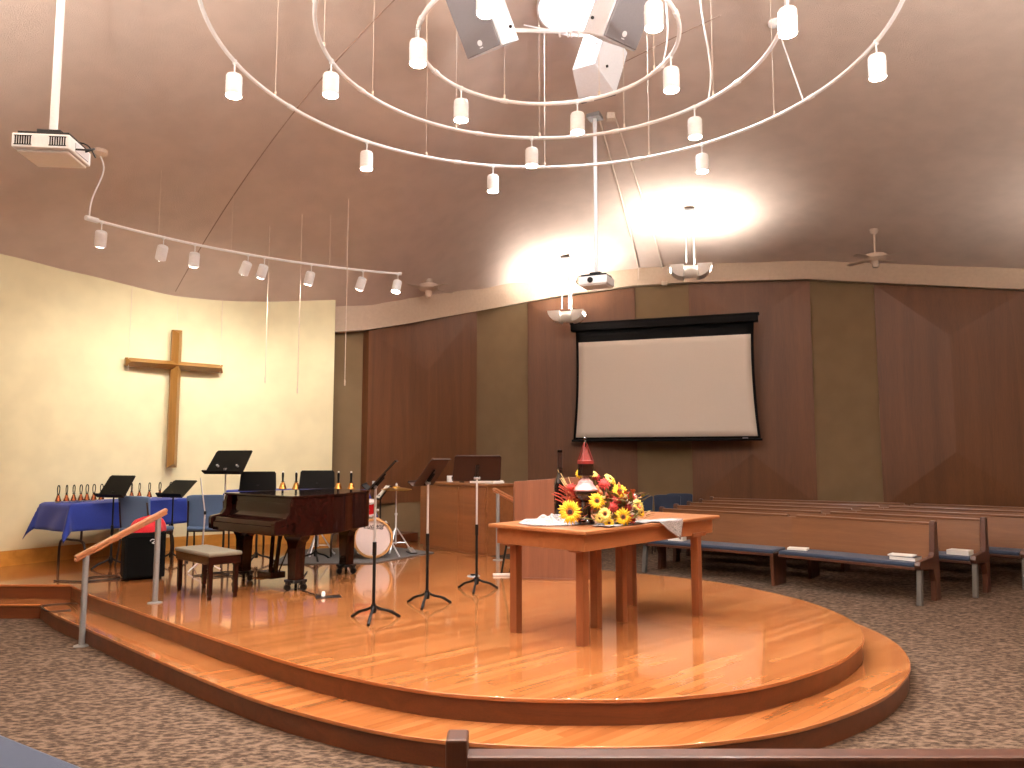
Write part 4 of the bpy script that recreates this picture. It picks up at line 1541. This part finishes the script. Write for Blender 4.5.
# ------------------------------------------------------------------ lectern
lc = thing('lectern', 'plain oak lectern panel standing behind the communion table', 'lectern', (.40, 8.0, DZ), math.radians(-10))
mb = MB()
mb.prism([(-.36, -.14), (.33, -.14), (.42, .16), (-.42, .16)], .0, .02)
mb.build('plinth', M_pulpit, lc, smooth=False, bevel=.004)
mb = MB()
vs = [(-.36, -.14, .02), (.33, -.14, .02), (.33, -.14, 1.03), (-.36, -.14, .98), (-.36, -.115, .02), (.33, -.115, .02), (.33, -.115, 1.03), (-.36, -.115, .98)]
q = [mb._v(p) for p in vs]
for f in ((0, 1, 2, 3), (4, 5, 6, 7), (0, 1, 5, 4), (1, 2, 6, 5), (2, 3, 7, 6), (3, 0, 4, 7)):
    mb._f([q[i] for i in f])
mb.build('front_panel', M_pulpit, lc, smooth=False, bevel=.004)
for s in (-1, 1):
    mb = MB()
    xa, xb = (-.36, -.42) if s < 0 else (.33, .42)
    d = V((xb - xa, .3, 0)).normalized()
    mb.beam((xa, -.115, .5), (xb, .16, .5), .96, .025, (0, 0, 1)) if False else None
    zt_ = .98 if s < 0 else 1.02
    P0, P1 = V((xa, -.12, 0)), V((xb, .16, 0))
    th_ = V((-.022 * s, 0, 0))
    vv = [P0 + V((0, 0, .02)), P1 + V((0, 0, .02)), P1 + V((0, 0, .9)), P0 + V((0, 0, zt_))]
    a = [mb._v(p) for p in vv]
    b = [mb._v(p + th_) for p in vv]
    mb._f(a); mb._f(b[::-1])
    for i in range(4):
        mb._f((a[i], a[(i + 1) % 4], b[(i + 1) % 4], b[i]))
    mb.build('side_panel', M_pulpit, lc, smooth=False)
MB().box((-.02, .01, .93), (.68, .24, .02), Rx(-.2)).build('reading_shelf', M_pulpit, lc, .004, smooth=False)
MB().box((-.02, .02, .5), (.68, .24, .02)).build('shelf', M_pulpit, lc, .004, smooth=False)

# folding stool and stand foot behind the lectern
st = thing('folding_stool', 'black and grey folding stool standing behind the lectern', 'stool', (-.02, 8.25, DZ), .1)
MB().box((.06, .05, .47), (.2, .22, .05)).build('seat', M_blackm, st, .015)
for a, b in (((-.02, -.06, .45), (-.10, -.08, .015)), ((.1, -.05, .45), (.0, .02, .015)), ((.02, .12, .45), (.14, .14, .015))):
    MB().tube([a, b], .012, 8).build('leg', M_black, st)
MB().cyl((-.03, -.05, .28), (.03, -.02, .28), .008, n=8).build('brace', M_steel, st)
MB().box((-.04, -.1, .012), (.3, .035, .024)).build('foot_bar', M_whitefab, st, .006)

# ------------------------------------------------------------------ communion table
tl, tn, tr_, tf = V((-.169, 5.518)), V((.469, 4.94)), V((1.683, 6.288)), V((1.045, 6.866))
tc = (tl + tr_) / 2
tyaw = math.atan2(tr_.y - tn.y, tr_.x - tn.x)
TL, TD = (tr_ - tn).length, (tl - tn).length
ct = thing('communion_table', 'oak communion table with wide apron and straight square legs on the stage', 'table', (tc.x, tc.y, DZ), tyaw)
MB().box((0, 0, .747), (TL, TD, .026)).build('tabletop', M_table, ct, .006, smooth=False)
mb = MB()
ai = .045
for sx, sy, L_, horiz in ((0, -1, TL - 2 * ai, True), (0, 1, TL - 2 * ai, True), (-1, 0, TD - 2 * ai, False), (1, 0, TD - 2 * ai, False)):
    pts_ = [(-.0, .734), (.03, .734), (.03, .615), (.012, .615)]
    if horiz:
        mb.box((0, sy * (TD / 2 - ai - .012), .679), (L_, .024, .112))
    else:
        mb.box((sx * (TL / 2 - ai - .012), 0, .679), (.024, L_ - .048, .112))
mb.build('apron', M_table, ct, .003, smooth=False)
def tloc(p):
    d = V(p) - tc
    c, s = math.cos(-tyaw), math.sin(-tyaw)
    return (d.x * c - d.y * s, d.x * s + d.y * c)
for p in ((.464, 5.17), (.028, 5.56), (1.445, 6.13), (1.002, 6.555), (.61, 5.69), (.823, 5.90)):
    x, y = tloc(p)
    MB().box((x, y, .31), (.062, .062, .62)).box((x, y, .625), (.2 if abs(x) > .5 else .08, .075, .03)).build('leg', M_tleg, ct, .003, smooth=False)
TT = DZ + .761

# woven runner: a heap toward the lectern and a corner hanging over the near edge
def tw(x, y, z=0):
    c, s = math.cos(tyaw), math.sin(tyaw)
    return (tc.x + x * c - y * s, tc.y + x * s + y * c, TT + z)
rn = MB()
hx, hy = tloc((.27, 5.42))
def rfn(u, v):
    # heap of gathered cloth
    a = u * 2 * PI
    k = v
    wob = 1 + .10 * math.sin(3 * a + .6) + .06 * math.sin(5 * a)
    wx, wy = .215 * k * wob * math.cos(a), .13 * k * wob * math.sin(a)
    c, s_ = math.cos(-tyaw), math.sin(-tyaw)
    z = .004 + max(0, 1 - k ** 3) * (.034 + .016 * math.sin(5 * a + 7 * k) + .010 * math.sin(30 * wx + 60 * wy) + .012 * math.sin(75 * wy + 9 * wx) )
    return (hx + wx * c - wy * s_, hy + wx * s_ + wy * c, z)
rn.grid(rfn, 72, 26, closed_u=True)
E0 = -TD / 2 - .004
def sfn(u, v):
    # flat strip running along the near edge of the top
    x = -.62 + u * .92
    w_ = .10 + .12 * math.sin(PI * min(1, .15 + u))
    y = E0 + .006 + v * w_ + (.06 * (1 - u) if v < .01 else 0) * (1 if u < .6 else 0)
    return (x, y, .004 + .004 * (1 + math.sin(u * 34 + 4 * v)) * (1 - .6 * u))
rn.grid(sfn, 40, 8)
def dfn(u, v):
    # corner falling over the edge
    x = -.06 + u * .36
    tip = .155 * min(1, u / .86) if u < .86 else .155 * (1 - (u - .86) / .14 * .85)
    d = v * tip
    return (x + .01 * v, E0 - .004 - .008 * math.sin(u * 11) * v, .008 - d)
rn.grid(dfn, 22, 8)
ro = rn.build('table_runner', M_runner, solid=.004, angle=70)
ro.location = (tc.x, tc.y, TT)
ro.rotation_euler = (0, 0, tyaw)
tag(ro, 'grey and white woven table runner bunched on the communion table with a corner hanging down', 'table runner')

def world_on_table(px_, py_, yy):
    F = 768.0
    P_ = math.atan(.095)
    u, v = (px_ - 512) / F, (384 - py_) / F
    s = yy / (math.cos(P_) - v * math.sin(P_))
    return V((u * s, yy, 1.5 + (math.sin(P_) + v * math.cos(P_)) * s))

# lantern
lt = thing('lantern', 'dark pedestal lantern with red tapering roof standing among the flowers', 'lantern', (.515, 5.42, TT + .008))
MB().lathe([(0, 0), (.062, 0), (.062, .012), (.05, .025), (.036, .05), (.033, .09), (.04, .13), (.048, .15), (0, .152)], 24).build('pedestal', M_urn, lt)
MB().lathe([(.03, .148), (.06, .165), (.082, .195), (.086, .215), (.08, .232), (0, .235)], 28).build('bowl', M_urn, lt)
MB().lathe([(.088, .226), (.09, .234), (.074, .25), (.054, .272), (.05, .29), (.026, .31), (.018, .33), (0, .331)], 28).build('lid', M_pink, lt)
mb = MB().box((0, 0, .372), (.085, .085, .085), Rz(.3))
mb.build('cage', M_urn, lt, .004, smooth=False)
mb = MB()
mb.M = Rz(.3).to_4x4()
mb.lathe([(.062, .412), (.062, .434), (.056, .438)], 4, Rz(PI / 4).to_4x4())
for sx, sy in ((-1, -1), (1, -1), (1, 1), (-1, 1)):
    mb.beam((sx * .04, sy * .04, .435), (sx * .006, sy * .006, .56), .007, .007)
mb.lathe([(.044, .436), (.004, .53), (0, .532)], 4, Rz(PI / 4).to_4x4())
mb.build('roof', M_lanternred, lt, smooth=False)
MB().lathe([(.008, .54), (.011, .56), (.006, .575), (.011, .59), (0, .61)], 10).build('finial', M_urn, lt)

BS = Matrix.Diagonal((1.12, 1.12, 1.18, 1))
bt = thing('wine_bottle', 'tall dark wine bottle standing behind the flowers', 'bottle', (.345, 5.56, TT + .002))
MB().lathe([(0, 0), (.036, 0), (.039, .006), (.039, .22), (.034, .25), (.02, .285), (.0155, .31), (.0145, .42), (.0165, .425), (.0165, .437), (0, .438)], 24, BS).build('glass', M_glass, bt)
MB().lathe([(.0158, .33), (.0158, .436), (.017, .438), (0, .4395)], 18, BS).build('foil', M_deskb, bt)

cd = thing('pillar_candle', 'white pillar candle half hidden behind the yellow flowers', 'candle', (.875, 5.66, TT + .008))
MB().lathe([(0, 0), (.036, 0), (.037, .003), (.037, .185), (.033, .19), (.02, .184), (0, .182)], 24).build('wax', M_candle, cd)
MB().cyl((0, 0, .18), (.002, 0, .197), .002, n=6).build('wick', M_blackm, cd)

# flowers
fa = thing('flower_arrangement', 'autumn arrangement of sunflowers, red zinnias and dry stalks on the communion table', 'flowers', (.68, 5.42, TT + .008))
fo = V((.68, 5.42, TT + .008))
rnd = random.Random(3)
def flower(px_, py_, yy, r, face, petal_mat, n=16, layers=2, kind='sunflower'):
    r *= 1.14
    c = world_on_table(px_, py_, yy) - fo
    n_ = V(face).normalized()
    R = V((0, 0, 1)).rotation_difference(n_).to_matrix().to_4x4()
    T = Matrix.Translation(c) @ R
    mb = MB()
    mb.M = T
    for l in range(layers):
        for k in range(n):
            a = 2 * PI * (k + .5 * l) / n + rnd.uniform(-.08, .08)
            L_ = r * (1 - (.24 if kind == 'zinnia' else .12) * l) * rnd.uniform(.9, 1.06)
            w_ = r * (2.6 / n) * 1.15
            ca, sa = math.cos(a), math.sin(a)
            prof = [(.28, .35, .0), (.55, 1.0, .05), (.82, .75, .03), (1.0, .05, -.05)]
            prevs = None
            for (fr, fw, fz) in prof:
                x0 = L_ * fr
                z0 = r * (fz + .06 * l)
                y0 = w_ * fw * .5
                p1 = (x0 * ca - y0 * sa, x0 * sa + y0 * ca, z0)
                p2 = (x0 * ca + y0 * sa, x0 * sa - y0 * ca, z0)
                cur = (mb._v(p1), mb._v(p2))
                if prevs:
                    mb._f((prevs[0], prevs[1], cur[1], cur[0]))
                prevs = cur
    f = mb.build(kind, petal_mat, fa, solid=.0015)
    if kind == 'sunflower':
        mb = MB(); mb.M = T
        mb.lathe([(0, .1 * r), (.36 * r, .08 * r), (.4 * r, .0), (.38 * r, -.03 * r), (0, -.05 * r)], 18)
        mb.build('disc', M_discring, f)
        mb = MB(); mb.M = T
        mb.lathe([(0, .14 * r), (.16 * r, .13 * r), (.2 * r, .08 * r), (0, .07 * r)], 14)
        mb.build('seed_head', M_disc, f)
    else:
        mb = MB(); mb.M = T
        mb.sphere((0, 0, .12 * r), .42 * r, 12, 6, (1, 1, .45))
        mb.build('flower_centre', M_zin, f)
    base = V((c.x * .35, c.y * .35, .03))
    mb = MB()
    back = c - n_ * r * .06
    mb.tube(catmull([back, back - n_ * .04 + V((0, 0, -.02)), base], 5), .0035, 6)
    mb.build('stem', M_leaf, f)
    return f
up_ = (-.1, -.9, .25)
flower(570, 512, 5.20, .075, (-.05, -1, .12), M_petal, 20)
flower(597, 501, 5.27, .055, (.1, -1, .3), M_petal, 16)
flower(605, 514, 5.25, .045, (.1, -1, .2), M_petalp, 14)
flower(623, 517, 5.32, .058, (.1, -1, .2), M_petal, 18)
flower(620, 491, 5.42, .052, (.15, -.8, .5), M_petal, 16)
flower(610, 479, 5.5, .045, (.5, -.5, .6), M_petalp, 14)
flower(614, 483, 5.5, .04, (.9, -.3, .3), M_petal, 14)
flower(580, 473, 5.45, .038, (-.7, -.7, .3), M_petal, 14)
flower(593, 474, 5.48, .034, (.1, -.6, .8), M_petalp, 14)
flower(638, 506, 5.45, .05, (.5, -.9, .3), M_petalp, 14)
flower(641, 512, 5.48, .042, (.8, -.7, .2), M_petal, 14)
flower(609, 523, 5.27, .036, (.1, -1, .1), M_petal, 14)
flower(600, 518, 5.3, .034, (.0, -1, .1), M_petalp, 14)
for a in ((604, 484, 5.45, .045), (613, 507, 5.34, .04), (631, 497, 5.46, .036), (632, 519, 5.38, .034), (596, 477, 5.5, .03), (571, 488, 5.42, .036), (576, 494, 5.42, .03), (617, 500, 5.4, .034), (628, 508, 5.4, .03)):
    flower(*a[:4], (rnd.uniform(-.3, .3), -1, rnd.uniform(.2, .6)), M_zin, 12, 3, 'zinnia')
# leaves and filler foliage, each leaf a bent blade
mb = MB()
def leaf(mb, c, d, L_, w_, up=V((0, 0, 1))):
    d = d.normalized()
    s = d.cross(up).normalized() if abs(d.dot(up)) < .95 else V((1, 0, 0))
    nn = s.cross(d)
    prof = [(0, .1), (.3, .9), (.55, 1), (.8, .55), (1, .02)]
    prev = None
    for fr, fw in prof:
        p = c + d * L_ * fr - nn * L_ * .25 * fr * fr
        cur = (mb._v(p + s * w_ * fw / 2), mb._v(p - s * w_ * fw / 2))
        if prev:
            mb._f((prev[0], prev[1], cur[1], cur[0]))
        prev = cur
for k in range(110):
    c = V((rnd.uniform(-.10, .24), rnd.uniform(-.12, .16), rnd.uniform(.01, .2)))
    leaf(mb, c, V((rnd.uniform(-1, 1), rnd.uniform(-1, .4), rnd.uniform(-.1, 1))), rnd.uniform(.05, .09), rnd.uniform(.025, .04))
mb.build('leaves', M_leaf, fa, solid=.001)['kind'] = 'stuff'
mb = MB()
for k in range(190):
    c = V((rnd.uniform(-.28, .22), rnd.uniform(-.06, .16), rnd.uniform(.02, .22)))
    leaf(mb, c, V((rnd.uniform(-1, 1), rnd.uniform(-1, .3), rnd.uniform(0, 1))), rnd.uniform(.04, .08), rnd.uniform(.02, .04))
mb.build('leaves', M_orange, fa, solid=.001)['kind'] = 'stuff'
mb = MB()
for k in range(70):
    a = rnd.uniform(.3, 2.0)
    b0 = V((-.19 + rnd.uniform(-.07, .06), rnd.uniform(.0, .08), .05 + rnd.uniform(0, .08)))
    d = V((-math.cos(a) * rnd.uniform(.5, 1), rnd.uniform(-.4, .2), math.sin(a) + .35)).normalized()
    L_ = rnd.uniform(.10, .2)
    mb.tube(catmull([b0, b0 + d * L_ * .6, b0 + d * L_ + V((-.02, 0, -.025))], 4), .0042, 5)
mb.build('dry_stalk', M_stalk, fa)['kind'] = 'stuff'
mb = MB()
for k in range(7):
    b0 = V((-.2, .08, .1))
    d = V((rnd.uniform(-.7, .1), rnd.uniform(-.1, .2), 1)).normalized()
    mb.tube([b0, b0 + d * rnd.uniform(.2, .32)], .003, 5)
mb.build('straw', M_tan, fa)['kind'] = 'stuff'

# ------------------------------------------------------------------ pews
PEWH = .80
def pew(p0, p1, label, group, h=PEWH, ends=(True, True), rack=True, sup=(.98,)):
    """p0 and p1 are the ends of the front of the seat; the pew faces the stage side"""
    p0, p1 = V(p0), V(p1)
    d = p1 - p0
    L_ = d.length
    yaw = math.atan2(d.y, d.x)
    t = thing('pew', label, 'pew', (p0.x, p0.y, 0), yaw, group)
    # local x along the pew from p0; local +y is behind the seat when the stage lies on local -y
    mb = MB()
    prof = [(.40, .30), (.425, .30), (.50, h - .02), (.475, h - .02)]
    mb.extrude_profile(prof, 'x', .03 if ends[0] else -.03, L_ - .03 if ends[1] else L_ + .03)
    mb.build('backrest', M_pew, t, .004, smooth=False)
    MB().box((L_ / 2, .495, h - .008), (L_ - .05, .055, .028)).build('cap_rail', M_pew, t, .008, smooth=False)
    MB().box((L_ / 2, .21, .365), (L_ - .06, .43, .03)).build('seat_board', M_pewend, t, .004, smooth=False)
    MB().box((L_ / 2, .20, .40), (L_ - .07, .42, .045)).build('seat_cushion', M_cushion, t, .018, seg=3)
    n_sup = max(2, int(L_ / 1.5) + 1)
    xs = []
    if ends[0]: xs.append(0)
    if ends[1]: xs.append(L_)
    for x in xs:
        mb = MB()
        pr = [(.40, 0), (.55, 0), (.555, .3), (.545, h + .0), (.53, h + .025), (.47, h + .025), (.46, h), (.415, .5), (.38, .46), (.0, .44), (-.02, .40), (.0, .36), (.36, .33), (.42, .2)]
        mb.extrude_profile(pr, 'x', x - .028, x + .028)
        e = mb.build('end_panel', M_pewend, t, .008, smooth=False)
        mb = MB()
        mb.beam((x, .06, .37), (x, .01, 0), .05, .06)
        mb.build('leg', M_pewleg, t, .006, smooth=False)
    for f_ in sup:
        x = L_ * f_
        mb = MB()
        mb.extrude_profile([(.05, 0), (.40, 0), (.43, .35), (.02, .35)], 'x', x - .02, x + .02)
        mb.build('support', M_pewend, t, .004, smooth=False)
    if rack:
        mb = MB()
        mb.box((L_ / 2, .56, .52), (L_ * .6, .012, .1)).box((L_ / 2, .535, .475), (L_ * .6, .07, .012))
        mb.build('book_rack', M_pewend, t, .003, smooth=False)
    return t
# front pew, one after another rows behind it; direction from the aisle end to the far end
row0_a, row0_m, row0_b = V((4.12, 7.94)), V((3.06, 9.06)), V((1.72, 10.2))
def bent_row(k):
    """aisle end, bend and far end of the k-th row behind the front one"""
    off = V((.78, .40)) * (k * 1.0)
    return row0_a + V((.84, .46)) * k, row0_m + V((.66, .56)) * k, row0_b + V((.36, .66)) * k
rw = ['front pew', 'second pew row', 'third pew row', 'fourth pew row', 'fifth pew row']
for k in range(5):
    a, m, b = bent_row(k)
    hh = PEWH - .0 * k
    pew(b, m, f'wooden pew with blue cushion, {rw[k]} beyond the stage, half towards the blue chairs', 'pews beyond the stage', hh, (True, False), True, (.965,))
    pew(m, a, f'wooden pew with blue cushion, {rw[k]} beyond the stage, half ending at the aisle', 'pews beyond the stage', hh, (False, True), True, ())
# the block across the aisle
for k in range(3):
    a = V((6.65, 8.55)) + V((.62, .62)) * k
    b = a + V((1.35, -1.9))
    pew(a, b, f'wooden pew across the aisle near the back wall, {["nearest", "second", "farthest"][k]} row', 'pews across the aisle', PEWH, (True, True))

# books lying on the pew cushions
def flat_book(loc, yaw, size, mat, label, cat='book', name='hymnal'):
    t = thing(name, label, cat, loc, yaw, 'books on the pews')
    MB().box((0, 0, size[2] / 2), (size[0] - .006, size[1] - .006, size[2] - .004)).build('pages', M_paper, t, smooth=False)
    MB().box((0, 0, size[2] - .0015), (size[0], size[1], .003)).box((0, 0, .0015), (size[0], size[1], .003)).box((-size[0] / 2, 0, size[2] / 2), (.003, size[1], size[2])).build('cover', mat, t, smooth=False)
    return t
ayaw = math.atan2(row0_a.y - row0_m.y, row0_a.x - row0_m.x)
def on_pew(a, b, s, back=.2):
    d = (b - a)
    n_ = V((-d.y, d.x)).normalized()
    p = a + d * s + n_ * back
    return (p.x, p.y, .424)
a0_, m0_, b0_ = bent_row(0)
a1_, m1_, b1_ = bent_row(1)
flat_book(on_pew(m0_, a0_, .88), ayaw, (.26, .2, .04), M_book, 'dark blue hymnal lying at the aisle end of the front pew')
x_ = on_pew(m0_, a0_, .86, .2)
flat_book((x_[0], x_[1], .466), ayaw + .1, (.24, .18, .012), M_paper, 'white sheet lying on the dark hymnal at the aisle end', 'paper', 'service_sheet')
flat_book(on_pew(m0_, a0_, .10, .25), ayaw + .3, (.22, .16, .02), M_paper, 'white leaflet lying near the bend of the front pew', 'paper', 'service_sheet')
flat_book(on_pew(m1_, a1_, .90), ayaw, (.22, .18, .05), M_paper, 'white box lying at the aisle end of the second pew', 'box', 'tissue_box')
flat_book(on_pew(b0_, m0_, .22, .2), ayaw + .2, (.2, .14, .07), M_paper, 'white box lying at the blue-chair end of the front pew', 'box', 'tissue_box')

# the pew right before the camera, seen from behind
nf = thing('pew', 'dark wooden pew with square end post right below the camera', 'pew', (-.152, 1.97, -.015), 0)
LN = 2.6
mb = MB()
mb.extrude_profile([(-.06, .12), (-.035, .12), (-.10, .81), (-.125, .81)], 'x', .04, LN)
mb.build('backrest', M_pewend, nf, .004, smooth=False)
MB().box((LN / 2 + .02, -.113, .817), (LN - .02, .06, .03)).build('cap_rail', M_pewend, nf, .008, smooth=False)
MB().box((LN / 2 + .02, .16, .40), (LN - .04, .42, .05)).build('seat_cushion', M_cushion, nf, .018, seg=3)
mb = MB()
mb.extrude_profile([(-.14, 0), (.0, 0), (.0, .3), (.40, .36), (.40, .44), (-.02, .46), (-.06, .60), (-.075, .872), (-.15, .872), (-.15, .6)], 'x', 0, .05)
mb.build('end_panel', M_pewend, nf, .006, smooth=False)
MB().box((LN / 2, -.16, .62), (LN * .6, .012, .1)).build('book_rack', M_pewend, nf, .003, smooth=False)
# a second one whose blue cushion corner peeks in below the handrail
pw2 = thing('pew', 'pew with greyish blue seat cushion below the handrail, only its corner in view', 'pew', (-2.02, 3.135, 0), math.atan2(-.34, .53))
MB().box((.0 + .62, -.22, .40), (1.3, .44, .05)).build('seat_cushion', M_cushion, pw2, .02, seg=3)
MB().box((.62, -.23, .36), (1.3, .42, .03)).build('seat_board', M_pewend, pw2, .004, smooth=False)
mb = MB()
mb.extrude_profile([(-.03, 0), (-.08, 0), (-.1, .36), (-.40, .3), (-.42, 0), (-.56, 0), (-.56, .55), (-.46, .44), (-.01, .42), (.0, .38)], 'x', -.06, -.01)
mb.build('end_panel', M_pewend, pw2, .006, smooth=False)
mb = MB()
mb.extrude_profile([(-.44, .33), (-.46, .33), (-.53, .55), (-.51, .55)], 'x', -.01, 1.27)
mb.build('backrest', M_pew, pw2, smooth=False)
MB().box((1.2, -.2, .18), (.04, .3, .34)).build('support', M_pewend, pw2, smooth=False)

# ------------------------------------------------------------------ small things on the stage floor
fb = thing('floor_outlet', 'metal floor plate with a small knob in front of the piano', 'outlet', (-1.62, 6.92, DZ), math.radians(20))
MB().box((0, 0, .003), (.22, .14, .006)).build('plate', M_chairframe, fb, .002, smooth=False)
MB().lathe([(0, .006), (.018, .006), (.018, .03), (.012, .045), (0, .047)], 14, Matrix.Translation((-.04, .03, 0))).build('plug', M_white, fb)
fb = thing('floor_outlet', 'round metal floor plate behind the bronze music stand', 'outlet', (-.40, 8.12, DZ), 0)
MB().lathe([(0, .008), (.06, .008), (.07, 0), (0, 0)], 24).build('plate', M_steel, fb)
MB().lathe([(0, .008), (.03, .008), (.03, .022), (0, .022)], 16).build('plug', M_black, fb)
def cable(pts, label, r=.007, mat=None):
    mb = MB()
    mb.tube(catmull([V((x, y, DZ + z)) for x, y, z in pts], 8), r, 6)
    return tag(mb.build('cable', mat or M_cable), label, 'cable', 'cables on the stage')
cable([(-3.65, 8.1, .008), (-4.0, 7.85, .008), (-4.25, 7.8, .008), (-4.3, 8.0, .008), (-4.12, 8.1, .008), (-4.0, 7.95, .008), (-4.2, 7.74, .008), (-4.55, 7.78, .008)], 'black cable curling on the stage between the amplifier and the blue table')
cable([(-3.3, 8.1, .008), (-3.1, 8.25, .008), (-2.95, 8.15, .008), (-3.1, 8.0, .008), (-3.25, 8.2, .008), (-3.0, 8.4, .008), (-2.8, 8.35, .008), (-2.75, 8.2, .008), (-2.95, 8.1, .008), (-3.0, 8.3, .008)], 'black cable tangled on the stage behind the piano bench')
cable([(-1.66, 6.95, .008), (-1.8, 7.05, .008), (-2.0, 7.35, .008), (-2.1, 7.8, .008), (-2.2, 8.4, .008)], 'thin black cable running from the floor plate beneath the piano', .005)
mb = MB()
mb.tube(catmull([V((-3.94, 7.02, .14)), V((-4.1, 6.95, .142)), V((-4.3, 7.2, .142)), V((-4.15, 7.32, .142)), V((-3.96, 7.15, .17))], 8), .006, 6)
tag(mb.build('cable', M_cable), 'thin black cord looping on the lower step below the outlet', 'cable', 'cables on the stage')
# chrome boom microphone stand behind the bench
mk = thing('microphone_stand', 'silver microphone stand leaning by the tall black music stand', 'microphone stand', (-3.38, 8.5, DZ), .2)
for k in range(3):
    a = 2 * PI * k / 3
    MB().tube([(0, 0, .12), (.2 * math.cos(a), .2 * math.sin(a), .01)], .008, 8).build('leg', M_chrome, mk)
MB().cyl((0, 0, .1), (.02, 0, .62), .009, n=10).build('pole', M_chrome, mk)
MB().tube([(.02, 0, .62), (-.04, .0, 1.0)], .007, 8).build('boom', M_chrome, mk)
MB().lathe([(0, -.02), (.014, -.018), (.014, .02), (0, .022)], 10, Matrix.Translation((.02, 0, .62))).build('clutch', M_black, mk)
# foot pedal on the rug
kp = thing('drum_pedal', 'black drum pedal on the rug in front of the cymbal stand', 'pedal', (-1.28, 9.95, DZ + .012), .4)
MB().box((0, 0, .008), (.09, .22, .012)).build('base', M_black, kp, .003)
MB().box((0, -.01, .035), (.07, .2, .01), Rx(.22)).build('footboard', M_steel, kp, .003)

# ------------------------------------------------------------------ light of the place
wd = bpy.data.worlds.new('world')
SC.world = wd
wd.use_nodes = True
wd.node_tree.nodes['Background'].inputs['Color'].default_value = (.9, .8, .7, 1)
wd.node_tree.nodes['Background'].inputs['Strength'].default_value = .02
# daylight through the skylight
l = bpy.data.lights.new('skylight_lamp', 'AREA')
l.shape = 'DISK'
l.size = SKY_R * 1.8
l.energy = 90
l.color = (.85, .92, 1)
o = bpy.data.objects.new('skylight_lamp', l)
COL.objects.link(o)
o.location = (SKY_C[0], SKY_C[1], zsk - .07)

SC.view_settings.view_transform = 'Standard'
SC.view_settings.look = 'None'
SC.view_settings.gamma = 1
SC.view_settings.use_curve_mapping = False
SC.view_settings.exposure = 0
